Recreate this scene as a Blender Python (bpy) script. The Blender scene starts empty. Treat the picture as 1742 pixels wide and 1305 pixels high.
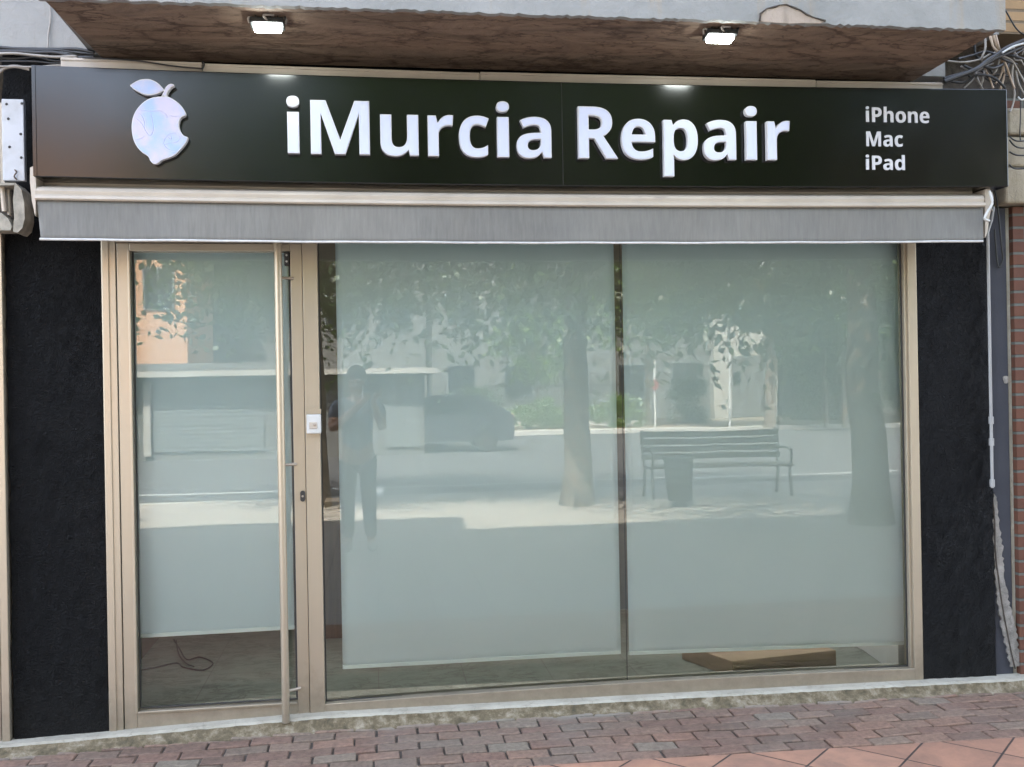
import bpy, bmesh, math, random
import numpy as np
from mathutils import Vector, Matrix
from mathutils.geometry import tessellate_polygon
R = math.radians
PI = math.pi
random.seed(7)
SC = bpy.context.scene
COL = SC.collection

# ------------------------------------------------------------------ camera
CAM_D, CAM_H, F_PX, W_PX, H_PX = 4.66, 1.6, 1700.0, 1742.0, 1305.0
YAW, PITCH, ROLL = R(7.9), R(0.01), R(-1.017)
_F = Vector((math.sin(YAW)*math.cos(PITCH), math.cos(YAW)*math.cos(PITCH), math.sin(PITCH)))
_R0 = Vector((math.cos(YAW), -math.sin(YAW), 0.0))
_U0 = _R0.cross(_F)
_Rv = _R0*math.cos(ROLL) + _U0*math.sin(ROLL)
_Uv = -_R0*math.sin(ROLL) + _U0*math.cos(ROLL)
CAM = Vector((0.0, -CAM_D, CAM_H))
cd = bpy.data.cameras.new('camera')
cd.sensor_fit = 'HORIZONTAL'; cd.sensor_width = 36.0; cd.lens = F_PX/W_PX*36.0
cd.clip_start = 0.02; cd.clip_end = 2000
cam = bpy.data.objects.new('camera', cd); COL.objects.link(cam)
m3 = Matrix((_Rv, _Uv, -_F)).transposed()
cam.matrix_world = Matrix.Translation(CAM) @ m3.to_4x4()
SC.camera = cam

# ------------------------------------------------------------------ sky, sun, exposure
SUN_EL, SUN_AZ = R(56), R(-22)          # azimuth from +Y (behind the shop) towards +X
wd = bpy.data.worlds.new('World'); SC.world = wd; wd.use_nodes = True
wn = wd.node_tree; bg = wn.nodes['Background']
sky = wn.nodes.new('ShaderNodeTexSky'); sky.sky_type = 'NISHITA'; sky.sun_disc = False
sky.sun_elevation = SUN_EL; sky.sun_rotation = SUN_AZ; sky.dust_density = 2.5; sky.air_density = 0.9
sky.altitude = 50
hs = wn.nodes.new('ShaderNodeHueSaturation'); hs.inputs['Saturation'].default_value = 0.62; wn.links.new(sky.outputs[0], hs.inputs['Color']); wn.links.new(hs.outputs[0], bg.inputs[0]); bg.inputs[1].default_value = 0.15
sl = bpy.data.lights.new('sun', 'SUN'); sl.energy = 3.6; sl.angle = R(0.5); sl.color = (1.0, 0.94, 0.85)
so = bpy.data.objects.new('sun', sl); COL.objects.link(so)
sdir = Vector((math.sin(SUN_AZ)*math.cos(SUN_EL), math.cos(SUN_AZ)*math.cos(SUN_EL), math.sin(SUN_EL)))
so.rotation_euler = sdir.to_track_quat('Z', 'Y').to_euler(); so.location = (0, 20, 30)
SC.view_settings.view_transform = 'Standard'; SC.view_settings.look = 'None'
SC.view_settings.exposure = 3.62; SC.view_settings.gamma = 1.0
SC.render.engine = 'CYCLES'
SC.cycles.max_bounces = 8; SC.cycles.transparent_max_bounces = 12
SC.cycles.use_denoising = True

# ------------------------------------------------------------------ pixel helpers (measuring the photo)
def ray(px, py):
    return (_F*F_PX + _Rv*(px-W_PX/2) + _Uv*(H_PX/2-py)).normalized()
def P(px, py, y):
    d = ray(px, py); t = (y-CAM.y)/d.y
    return CAM + d*t
def PZ(px, py, z):
    d = ray(px, py); t = (z-CAM.z)/d.z
    return CAM + d*t
GL = 0.045                                # plane of the glass
def RP(px, py, Y):                        # real point at distance Y in front of the glass whose mirror image shows at this pixel
    p = P(px, py, GL+Y)
    return Vector((p.x, GL-Y, p.z))
def RG(px, py, z=0.0):
    p = PZ(px, py, z)
    return Vector((p.x, 2*GL-p.y, z))

# ------------------------------------------------------------------ object helpers
def link(o, parent=None):
    COL.objects.link(o)
    if parent is not None: o.parent = parent
    return o
def tag(o, label=None, cat=None, group=None, kind=None):
    if label: o['label'] = label
    if cat: o['category'] = cat
    if group: o['group'] = group
    if kind: o['kind'] = kind
    return o
def thing(name, label, cat, loc=(0, 0, 0), group=None, rz=0.0):
    o = bpy.data.objects.new(name, None); o.empty_display_size = 0.1
    o.location = loc; o.rotation_euler = (0, 0, rz); COL.objects.link(o)
    return tag(o, label, cat, group)
class MB:
    def __init__(s): s.v = []; s.f = []; s.mi = []; s.sm = []
    def add(s, vs, fs, mi=0, sm=False):
        b = len(s.v); s.v += [tuple(v) for v in vs]
        for f in fs: s.f.append([b+i for i in f]); s.mi.append(mi); s.sm.append(sm)
    def box(s, x0, x1, y0, y1, z0, z1, mi=0):
        vs = [(x0,y0,z0),(x1,y0,z0),(x1,y1,z0),(x0,y1,z0),(x0,y0,z1),(x1,y0,z1),(x1,y1,z1),(x0,y1,z1)]
        s.add(vs, [(0,3,2,1),(4,5,6,7),(0,1,5,4),(1,2,6,5),(2,3,7,6),(3,0,4,7)], mi)
    def hexa(s, fr, bk, mi=0):            # front quad and back quad, each BL BR TR TL
        vs = list(fr)+list(bk)
        s.add(vs, [(0,1,2,3),(7,6,5,4),(0,4,5,1),(1,5,6,2),(2,6,7,3),(3,7,4,0)], mi)
    def quadslab(s, pts, depth, mi=0):    # front quad BL BR TR TL pushed back in +y
        s.hexa(pts, [Vector(p)+Vector((0, depth, 0)) for p in pts], mi)
    def prism(s, loops, y0, y1, mi=0, fmap=None, side_smooth=False):   # loops: outer then holes, 2-D (x,z); front at y0, back at y1
        fmap = fmap or (lambda x, z, y: (x, y, z))
        tri = tessellate_polygon([[Vector((a, b, 0)) for a, b in L] for L in loops])
        flat = [p for L in loops for p in L]; n = len(flat)
        vs = [fmap(a, b, y0) for a, b in flat]+[fmap(a, b, y1) for a, b in flat]
        fs = []
        for t in tri:
            a, b, c = [Vector(flat[i]) for i in t]
            area = (b-a).cross(c-a)
            if abs(area) < 1e-12: continue
            t = list(t) if area > 0 else list(reversed(t))
            fs.append(t); fs.append([i+n for i in reversed(t)])
        s.add(vs, fs, mi)
        k = 0; side = []
        for L in loops:
            m = len(L)
            for i in range(m):
                a, b = k+i, k+(i+1) % m
                side.append((a, b, b+n, a+n))
            k += m
        s.add(vs, side, mi, side_smooth)
    def tube(s, pts, r, seg=8, mi=0, cap=True):
        pts = [Vector(p) for p in pts]; n = len(pts)
        rs = r if isinstance(r, (list, tuple)) else [r]*n
        up = Vector((0.13, 0.2, 1)).normalized(); vs = []; fs = []
        for i, p in enumerate(pts):
            t = (pts[min(i+1, n-1)]-pts[max(i-1, 0)])
            t = t.normalized() if t.length > 1e-9 else Vector((0, 0, 1))
            a = t.cross(up)
            if a.length < 1e-3: a = t.cross(Vector((1, 0, 0)))
            a.normalize(); b = t.cross(a); up = b.cross(t) if False else up
            for k in range(seg):
                an = 2*PI*k/seg; vs.append(p+(a*math.cos(an)+b*math.sin(an))*rs[i])
        for i in range(n-1):
            for k in range(seg):
                k2 = (k+1) % seg
                fs.append((i*seg+k, i*seg+k2, (i+1)*seg+k2, (i+1)*seg+k))
        s.add(vs, fs, mi, True)
        if cap: s.add(vs, [tuple(reversed(range(seg))), tuple(range((n-1)*seg, n*seg))], mi)
    def ell(s, c, rx, ry, rz, seg=16, rings=8, mi=0):
        vs = [(c[0], c[1], c[2]-rz)]; fs = []
        for i in range(1, rings):
            th = -PI/2+PI*i/rings
            for k in range(seg):
                a = 2*PI*k/seg; vs.append((c[0]+rx*math.cos(th)*math.cos(a), c[1]+ry*math.cos(th)*math.sin(a), c[2]+rz*math.sin(th)))
        vs.append((c[0], c[1], c[2]+rz)); L = len(vs)-1
        for k in range(seg):
            fs.append((0, 1+(k+1) % seg, 1+k)); fs.append((L, L-seg+k, L-seg+(k+1) % seg))
        for i in range(rings-2):
            for k in range(seg):
                a = 1+i*seg; k2 = (k+1) % seg
                fs.append((a+k, a+k2, a+seg+k2, a+seg+k))
        s.add(vs, fs, mi, True)
    def build(s, name, mats, parent=None, bevel=0.0, seg=2):
        me = bpy.data.meshes.new(name); me.from_pydata(s.v, [], s.f)
        if not isinstance(mats, (list, tuple)): mats = [mats]
        for m in mats: me.materials.append(m)
        me.polygons.foreach_set('material_index', s.mi); me.polygons.foreach_set('use_smooth', s.sm)
        me.update()
        o = bpy.data.objects.new(name, me); link(o, parent)
        if parent is not None and parent.type == 'EMPTY' and parent.parent is None:
            o.matrix_parent_inverse = Matrix.Identity(4)
            mw = Matrix.Translation(parent.location) @ Matrix.Rotation(parent.rotation_euler[2], 4, 'Z')
            me.transform(mw.inverted())
        elif parent is not None and parent.parent is not None and parent.parent.type == 'EMPTY':
            g = parent.parent
            mw = Matrix.Translation(g.location) @ Matrix.Rotation(g.rotation_euler[2], 4, 'Z')
            me.transform(mw.inverted())
        if bevel:
            b = o.modifiers.new('bevel', 'BEVEL'); b.width = bevel; b.segments = seg; b.limit_method = 'ANGLE'; b.angle_limit = R(40)
        return o

# ------------------------------------------------------------------ materials
def nt_mat(name):
    m = bpy.data.materials.new(name); m.use_nodes = True
    t = m.node_tree; return m, t, t.nodes['Principled BSDF']
def N(t, typ, **kw):
    n = t.nodes.new(typ)
    for k, v in kw.items():
        if k.startswith('i_'):
            key = k[2:]; key = int(key) if key.isdigit() else key.replace('_', ' ')
            n.inputs[key].default_value = v
        else: setattr(n, k, v)
    return n
def ramp(t, src, stops):
    r = N(t, 'ShaderNodeValToRGB'); e = r.color_ramp.elements
    while len(e) < len(stops): e.new(0.5)
    for i, (p, c) in enumerate(stops):
        e[i].position = p; e[i].color = (c[0], c[1], c[2], 1) if isinstance(c, (tuple, list)) else (c, c, c, 1)
    t.links.new(src, r.inputs[0]); return r
def mix(t, f, a, b, mode='MIX'):
    n = N(t, 'ShaderNodeMix', data_type='RGBA', blend_type=mode)
    for s, i in ((f, 0), (a, 6), (b, 7)):
        if hasattr(s, 'is_output'): t.links.new(s, n.inputs[i])
        elif i == 0: n.inputs[0].default_value = s
        else: n.inputs[i].default_value = (s[0], s[1], s[2], 1)
    return n.outputs[2]
def obj_co(t, scale=(1, 1, 1), rot=(0, 0, 0)):
    tc = N(t, 'ShaderNodeTexCoord'); mp = N(t, 'ShaderNodeMapping')
    mp.inputs['Scale'].default_value = scale; mp.inputs['Rotation'].default_value = rot
    t.links.new(tc.outputs['Object'], mp.inputs[0]); return mp.outputs[0]
def noise(t, co, scale, detail=6, rough=0.6, dist=0.0):
    n = N(t, 'ShaderNodeTexNoise', i_Scale=scale, i_Detail=detail, i_Roughness=rough, i_Distortion=dist)
    t.links.new(co, n.inputs['Vector']); return n
def bump(t, b, h, strength, dist=0.01, prev=None):
    n = N(t, 'ShaderNodeBump', i_Strength=strength, i_Distance=dist)
    t.links.new(h, n.inputs['Height'])
    if prev is not None: t.links.new(prev, n.inputs['Normal'])
    t.links.new(n.outputs[0], b.inputs['Normal']); return n.outputs[0]
def M(name, c1, c2=None, rough=0.6, scale=6, bs=0.0, bscale=60, bdist=0.004, metal=0.0, cs=(1, 1, 1), lo=0.35, hi=0.65, spec=0.5, rv=0.0, coat=0.0):
    m, t, b = nt_mat(name); co = obj_co(t, cs)
    b.inputs['Roughness'].default_value = rough; b.inputs['Metallic'].default_value = metal
    b.inputs['Specular IOR Level'].default_value = spec; b.inputs['Coat Weight'].default_value = coat
    if c2 is None: c2 = tuple(v*0.82 for v in c1)
    n = noise(t, co, scale); r = ramp(t, n.outputs[0], [(lo, c1), (hi, c2)])
    t.links.new(r.outputs[0], b.inputs['Base Color'])
    if rv:
        rr = ramp(t, noise(t, co, scale*2.3).outputs[0], [(0.3, max(0, rough-rv)), (0.7, min(1, rough+rv))])
        t.links.new(rr.outputs[0], b.inputs['Roughness'])
    if bs: bump(t, b, noise(t, co, bscale, 5, 0.65).outputs[0], bs, bdist)
    return m

MAT = {}
# black trowelled stucco
def mk_stucco(name, base, hi):
    m, t, b = nt_mat(name); co = obj_co(t)
    n1 = noise(t, co, 38, 4, 0.6, 1.6); n2 = noise(t, co, 140, 3, 0.6, .5); n3 = noise(t, co, 1.7, 4)
    rid = N(t, 'ShaderNodeMath', operation='PINGPONG'); t.links.new(n1.outputs[0], rid.inputs[0]); rid.inputs[1].default_value = 0.12
    c = ramp(t, n3.outputs[0], [(0.3, base), (0.7, hi)])
    # small chipped specks
    vo = N(t, 'ShaderNodeTexVoronoi', i_Scale=9.0); t.links.new(co, vo.inputs['Vector'])
    sp = ramp(t, vo.outputs['Distance'], [(0.0, 1.0), (0.035, 0.0)])
    n4 = noise(t, co, 3.1, 2); g = ramp(t, n4.outputs[0], [(0.56, 0.0), (0.6, 1.0)])
    fm = N(t, 'ShaderNodeMath', operation='MULTIPLY'); t.links.new(sp.outputs[0], fm.inputs[0]); t.links.new(g.outputs[0], fm.inputs[1])
    col = mix(t, fm.outputs[0], c.outputs[0], (0.22, 0.19, 0.14))
    n5 = noise(t, obj_co(t, (1, 1, .35)), 2.2, 6, 0.65); du = ramp(t, n5.outputs[0], [(0.52, 0.0), (0.75, 0.22)]); col = mix(t, du.outputs[0], col, (0.024, 0.022, 0.0192))
    n6 = noise(t, co, 55, 4, 0.7); s6 = ramp(t, n6.outputs[0], [(0.66, 0.0), (0.72, 0.35)]); col = mix(t, s6.outputs[0], col, (0.0275, 0.025, 0.0225))
    t.links.new(col, b.inputs['Base Color']); b.inputs['Roughness'].default_value = 0.5; b.inputs['Specular IOR Level'].default_value = 0.16
    nb = bump(t, b, rid.outputs[0], 1.0, 0.16)
    bump(t, b, n2.outputs[0], 0.5, 0.006, nb)
    return m
MAT['stucco'] = mk_stucco('black_stucco', (0.0024, 0.0023, 0.0024), (0.004, 0.0038, 0.0038))
MAT['bluestucco'] = mk_stucco('blue_black_stucco', (0.012, 0.016, 0.026), (0.02, 0.026, 0.036))
MAT['alu'] = M('champagne_aluminium', (0.368, 0.316, 0.24), (0.4, 0.344, 0.264), rough=0.36, scale=3, metal=0.55, cs=(1, 1, 0.15), bs=0.02, bscale=4, rv=0.06)
def grime(m, z0, z1, col, amt):
    t = m.node_tree; b = t.nodes['Principled BSDF']; src = b.inputs['Base Color'].links[0].from_socket
    g = N(t, 'ShaderNodeNewGeometry'); sx = N(t, 'ShaderNodeSeparateXYZ'); t.links.new(g.outputs['Position'], sx.inputs[0])
    n = noise(t, g.outputs['Position'], 14, 6, 0.75); a = N(t, 'ShaderNodeMath', operation='MULTIPLY_ADD'); t.links.new(n.outputs[0], a.inputs[0]); a.inputs[1].default_value = -0.5; t.links.new(sx.outputs[2], a.inputs[2])
    mr = N(t, 'ShaderNodeMapRange'); mr.inputs[1].default_value = z0; mr.inputs[2].default_value = z1; mr.inputs[3].default_value = amt; mr.inputs[4].default_value = 0.0
    t.links.new(a.outputs[0], mr.inputs[0]); t.links.new(mix(t, mr.outputs[0], src, col), b.inputs['Base Color'])
grime(MAT['alu'], -0.2, 0.06, (0.16, 0.135, 0.10), 0.5)
grime(MAT['stucco'], -0.2, 0.2, (0.02, 0.018, 0.014), 0.4)
MAT['alu_dark'] = M('gasket_rubber', (0.03, 0.028, 0.026), rough=0.7)
MAT['steel'] = M('brushed_pull_bar', (0.3384, 0.288, 0.234), (0.3744, 0.3168, 0.2592), rough=0.45, metal=0.4, scale=8, cs=(1, 1, .1))
MAT['white_metal'] = M('off_white_lacquer', (0.432, 0.376, 0.312), (0.368, 0.32, 0.264), rough=0.38, scale=5, rv=0.1)
MAT['white'] = M('white_plastic', (0.54, 0.54, 0.525), (0.45, 0.45, 0.4275), rough=0.45, scale=12)
MAT['valance_hem'] = M('white_hem', (0.528, 0.52, 0.512), rough=0.7, scale=30)
def mk_canvas():
    m, t, b = nt_mat('grey_awning_canvas'); co = obj_co(t)
    cv = obj_co(t, (9, 9, 0.9)); n = noise(t, cv, 9, 5, 0.7)
    n2 = noise(t, co, 1.2, 4); c = ramp(t, n.outputs[0], [(0.3, (0.1482, 0.1459, 0.1368)), (0.7, (0.19, 0.187, 0.1748))])
    c2 = ramp(t, n2.outputs[0], [(0.35, (0.82, 0.82, 0.82)), (0.65, (1.05, 1.03, 1.0))])
    t.links.new(mix(t, 1.0, c.outputs[0], c2.outputs[0], 'MULTIPLY'), b.inputs['Base Color'])
    b.inputs['Roughness'].default_value = 0.85
    w = noise(t, obj_co(t, (3, 3, .35)), 3, 2); bump(t, b, w.outputs[0], 0.35, 0.02)
    return m
MAT['canvas'] = mk_canvas()
def mk_blind():
    m, t, b = nt_mat('roller_blind_fabric'); co = obj_co(t)
    n = noise(t, co, 1.1, 3); c = ramp(t, n.outputs[0], [(0.3, (0.82, 0.87, 0.90)), (0.7, (0.87, 0.91, 0.93))])
    b.inputs['Roughness'].default_value = 0.9
    w = N(t, 'ShaderNodeTexWave', wave_type='BANDS', bands_direction='Z', i_Scale=160.0, i_Distortion=0.4); t.links.new(co, w.inputs['Vector'])
    t.links.new(mix(t, 0.04, c.outputs[0], w.outputs[0], 'MULTIPLY'), b.inputs['Base Color'])
    s = noise(t, obj_co(t, (1, 1, .25)), 2.2, 2); bump(t, b, s.outputs[0], 0.25, 0.03)
    tr = N(t, 'ShaderNodeBsdfTranslucent'); t.links.new(c.outputs[0], tr.inputs[0])
    mx = N(t, 'ShaderNodeMixShader', i_0=0.55); t.links.new(b.outputs[0], mx.inputs[1]); t.links.new(tr.outputs[0], mx.inputs[2])
    t.links.new(mx.outputs[0], t.nodes['Material Output'].inputs[0]); return m
MAT['blind'] = mk_blind()
MAT['blind_bar'] = M('white_blind_bar', (0.90, 0.93, 0.94), (0.86, 0.89, 0.90), rough=0.5)
def mk_glass(name, k, tint):
    m, t, b = nt_mat(name); t.nodes.remove(b)
    tr = N(t, 'ShaderNodeBsdfTransparent'); tr.inputs[0].default_value = (*tint, 1)
    gl = N(t, 'ShaderNodeBsdfGlossy'); gl.inputs['Roughness'].default_value = 0.0; gl.inputs[0].default_value = (0.97, 1.0, 0.98, 1)
    mx = N(t, 'ShaderNodeMixShader')
    if k:
        lw = N(t, 'ShaderNodeFresnel', i_IOR=1.5); mu = N(t, 'ShaderNodeMath', operation='MULTIPLY', use_clamp=True); mu.inputs[1].default_value = k
        t.links.new(lw.outputs[0], mu.inputs[0]); t.links.new(mu.outputs[0], mx.inputs[0])
        n = noise(t, obj_co(t), 1.3, 2, 0.4); bp = N(t, 'ShaderNodeBump', i_Strength=0.12, i_Distance=0.006)
        t.links.new(n.outputs[0], bp.inputs['Height']); t.links.new(bp.outputs[0], gl.inputs['Normal'])
    else: mx.inputs[0].default_value = 0.0
    t.links.new(tr.outputs[0], mx.inputs[1]); t.links.new(gl.outputs[0], mx.inputs[2])
    t.links.new(mx.outputs[0], t.nodes['Material Output'].inputs[0]); return m
MAT['glass'] = mk_glass('window_glass', 2.2, (0.885, 0.978, 0.962))
MAT['glass_in'] = mk_glass('window_glass_inner', 0, (1, 1, 1))
def mk_sign():
    m, t, b = nt_mat('gloss_black_sign_panel'); co = obj_co(t)
    b.inputs['Base Color'].default_value = (0.0012, 0.0010, 0.0011, 1)
    n = noise(t, co, 2.0, 3); r = ramp(t, n.outputs[0], [(0.3, 0.14), (0.7, 0.19)]); t.links.new(r.outputs[0], b.inputs['Roughness'])
    b.inputs['Specular IOR Level'].default_value = 0.55
    n2 = noise(t, obj_co(t, (1, 1, 1)), 0.9, 2, .4); bump(t, b, n2.outputs[0], 0.25, 0.02); return m
MAT['sign'] = mk_sign()
def mk_letter():
    m, t, b = nt_mat('white_acrylic_letter'); b.inputs['Base Color'].default_value = (0.38, 0.4173, 0.574, 1)
    b.inputs['Roughness'].default_value = 0.2; b.inputs['Emission Color'].default_value = (0.86, 0.88, 1.0, 1)
    b.inputs['Emission Strength'].default_value = 0.02; return m  # bluish reflection put into the face colour, with a slight glow added
MAT['letter'] = mk_letter()
MAT['lemon_face'] = M('mottled_pale_blue_acrylic', (0.30, 0.40, 0.62), (0.46, 0.43, 0.56), rough=0.22, scale=9, lo=0.38, hi=0.58)
MAT['letter_rim'] = M('white_letter_rim', (0.5461, 0.5387, 0.5609), (0.5166, 0.5166, 0.5461), rough=0.35, scale=20)
def mk_concrete(name, a, bcol, crack=True, bs=0.5, stain=(0.16, 0.13, 0.1), sc=1.0, cw=0.02, cmix=1.0):
    m, t, b = nt_mat(name); co = obj_co(t, (sc, sc, sc))
    n = noise(t, co, 3.2, 8, 0.62, 0.3); c = ramp(t, n.outputs[0], [(0.32, a), (0.68, bcol)]).outputs[0]
    n2 = noise(t, obj_co(t, (6*sc, 6*sc, 0.8*sc)), 2.0, 5, 0.6); st = ramp(t, n2.outputs[0], [(0.58, 0.0), (0.78, 0.7)])
    c = mix(t, st.outputs[0], c, stain)
    if crack:
        nn = noise(t, co, 2.6, 5, 0.6); av = N(t, 'ShaderNodeMix', data_type='RGBA', i_0=0.16)
        t.links.new(co, av.inputs[6]); t.links.new(nn.outputs[1], av.inputs[7])
        vo = N(t, 'ShaderNodeTexVoronoi', feature='DISTANCE_TO_EDGE', i_Scale=4.2); t.links.new(av.outputs[2], vo.inputs['Vector'])
        cr = ramp(t, vo.outputs['Distance'], [(0.0, 1.0), (cw, 0.0)])
        g = ramp(t, noise(t, co, 1.6, 3).outputs[0], [(0.42, 0.0), (0.55, cmix)])
        fm = N(t, 'ShaderNodeMath', operation='MULTIPLY'); t.links.new(cr.outputs[0], fm.inputs[0]); t.links.new(g.outputs[0], fm.inputs[1])
        c = mix(t, fm.outputs[0], c, tuple(v*0.35 for v in a))
    t.links.new(c, b.inputs['Base Color']); b.inputs['Roughness'].default_value = 0.88
    nb = bump(t, b, noise(t, co, 22, 8, 0.7).outputs[0], bs, 0.015)
    return m
MAT['fascia'] = mk_concrete('weathered_balcony_edge', (0.2664, 0.2631, 0.2509), (0.1998, 0.2004, 0.1896), stain=(0.293, 0.2255, 0.1506), crack=False)
MAT['pale_wall'] = mk_concrete('pale_render', (0.294, 0.287, 0.266), (0.231, 0.224, 0.21), crack=False)
def mk_soffit():
    m, t, b = nt_mat('brown_cracked_soffit'); co = obj_co(t)
    sw = noise(t, obj_co(t, (1.1, 3.0, 1)), 1.6, 6, 0.6, 1.4)
    c = ramp(t, sw.outputs[0], [(0.3, (0.12, 0.082, 0.0546)), (0.5, (0.2, 0.1353, 0.0924)), (0.72, (0.104, 0.07216, 0.0504))]).outputs[0]
    tot = None
    for sca, off in ((4.2, 2.2), (8.5, 3.4)):
        nn = noise(t, obj_co(t, (1, 2, 1)), off, 5, 0.65); av = N(t, 'ShaderNodeMix', data_type='RGBA', i_0=0.3)
        t.links.new(obj_co(t, (0.75, 2.3, 1), (0, 0, 0.5)), av.inputs[6]); t.links.new(nn.outputs[1], av.inputs[7])
        vo = N(t, 'ShaderNodeTexVoronoi', feature='DISTANCE_TO_EDGE', i_Scale=sca); t.links.new(av.outputs[2], vo.inputs['Vector'])
        cr = ramp(t, vo.outputs['Distance'], [(0.0, 1.0), (0.07, 0.0)])
        g = ramp(t, noise(t, co, 2.1+sca, 3).outputs[0], [(0.42, 0.0), (0.56, 0.85)])
        fm = N(t, 'ShaderNodeMath', operation='MULTIPLY'); t.links.new(cr.outputs[0], fm.inputs[0]); t.links.new(g.outputs[0], fm.inputs[1])
        c = mix(t, fm.outputs[0], c, (0.05, 0.026, 0.014)); tot = fm
    t.links.new(c, b.inputs['Base Color']); b.inputs['Roughness'].default_value = 0.8
    nb = bump(t, b, sw.outputs[0], 0.8, 0.04); bump(t, b, noise(t, co, 30, 6, 0.7).outputs[0], 0.4, 0.008, nb); return m
MAT['soffit'] = mk_soffit()
MAT['well'] = M('white_added_well_render', (0.72, 0.71, 0.68), (0.66, 0.65, 0.62), rough=0.9)  # white render for the walls of the added light well
MAT['patch'] = mk_concrete('bare_broken_concrete', (0.40, 0.33, 0.27), (0.30, 0.24, 0.19), crack=False, bs=0.8)
MAT['step'] = mk_concrete('cement_step', (0.41, 0.384, 0.3168), (0.2952, 0.272, 0.216), stain=(0.17, 0.15, 0.1), bs=0.9, sc=2.2, cmix=0.4)
def mk_mossy():
    m, t, b = nt_mat('mossy_cement'); co = obj_co(t)
    n = noise(t, co, 16, 8, 0.75); c = ramp(t, n.outputs[0], [(0.3, (0.035, 0.032, 0.018)), (0.5, (0.14, 0.11, 0.065)), (0.7, (0.32, 0.28, 0.21))])
    t.links.new(c.outputs[0], b.inputs['Base Color']); b.inputs['Roughness'].default_value = 0.95
    bump(t, b, n.outputs[0], 0.9, 0.02); return m
MAT['mossy'] = mk_mossy()
def mk_brickwall(name, a, bcol, mortar, bw, rh, ms=0.008):
    m, t, b = nt_mat(name); tc = N(t, 'ShaderNodeTexCoord'); sx = N(t, 'ShaderNodeSeparateXYZ'); t.links.new(tc.outputs['Object'], sx.inputs[0])
    cb = N(t, 'ShaderNodeCombineXYZ'); t.links.new(sx.outputs[0], cb.inputs[0]); t.links.new(sx.outputs[2], cb.inputs[1])
    bt = N(t, 'ShaderNodeTexBrick', i_Scale=1.0); bt.inputs['Brick Width'].default_value = bw; bt.inputs['Row Height'].default_value = rh
    bt.inputs['Mortar Size'].default_value = ms; bt.inputs['Mortar Smooth'].default_value = 0.3
    bt.inputs['Color1'].default_value = (*a, 1); bt.inputs['Color2'].default_value = (*bcol, 1); bt.inputs['Mortar'].default_value = (*mortar, 1)
    t.links.new(cb.outputs[0], bt.inputs['Vector'])
    c = mix(t, 0.35, bt.outputs[0], ramp(t, noise(t, tc.outputs['Object'], 12).outputs[0], [(0.3, 0.5), (0.7, 1.0)]).outputs[0], 'MULTIPLY')
    t.links.new(c, b.inputs['Base Color']); b.inputs['Roughness'].default_value = 0.85
    inv = N(t, 'ShaderNodeMath', operation='SUBTRACT'); inv.inputs[0].default_value = 1; t.links.new(bt.outputs['Fac'], inv.inputs[1])
    nb = bump(t, b, inv.outputs[0], 0.8, 0.01); bump(t, b, noise(t, tc.outputs['Object'], 70).outputs[0], 0.3, 0.004, nb); return m
MAT['red_brick'] = mk_brickwall('red_brick', (0.1153, 0.04406, 0.024), (0.09226, 0.03629, 0.021), (0.09994, 0.1037, 0.09), 0.24, 0.065)
MAT['ochre_brick'] = mk_brickwall('ochre_brick', (0.3, 0.1875, 0.09), (0.255, 0.1575, 0.075), (0.15, 0.105, 0.06), 0.26, 0.058)
MAT['stone'] = mk_concrete('beige_stone_block', (0.33, 0.285, 0.21), (0.24, 0.2025, 0.1425), crack=True, sc=1.6, cmix=0.5)
MAT['dark_col'] = mk_concrete('dark_blue_grey_paint', (0.02625, 0.0285, 0.0375), (0.0375, 0.039, 0.04875), crack=False, bs=0.25, stain=(0.03, 0.03, 0.035))
MAT['peel'] = mk_concrete('flaking_filler', (0.35, 0.3264, 0.2944), (0.14, 0.1292, 0.1152), crack=True, bs=0.9, sc=5, cmix=0.9)
MAT['black_cable'] = M('black_cable_sheath', (0.012, 0.012, 0.013), (0.02, 0.02, 0.022), rough=0.45)
MAT['grey_cable'] = M('grey_cable_sheath', (0.32, 0.29, 0.25), (0.2, 0.18, 0.16), rough=0.55)
MAT['beige_cable'] = M('beige_cable_sheath', (0.38, 0.28, 0.19), (0.25, 0.18, 0.12), rough=0.55)
MAT['white_pvc'] = M('white_pvc_pipe', (0.2995, 0.2995, 0.2995), (0.2419, 0.2419, 0.2419), rough=0.35)
MAT['board'] = M('white_painted_board', (0.4208, 0.4271, 0.4462), (0.2932, 0.2869, 0.2741), rough=0.5, scale=7, lo=0.45, hi=0.72)
MAT['beige_metal'] = M('dusty_beige_metal', (0.32, 0.288, 0.232), (0.16, 0.144, 0.112), rough=0.6, scale=16, bs=0.4, bscale=25, bdist=0.01)
MAT['cardboard'] = M('brown_cardboard', (0.31, 0.22, 0.135), (0.27, 0.19, 0.115), rough=0.85, scale=5)
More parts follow.
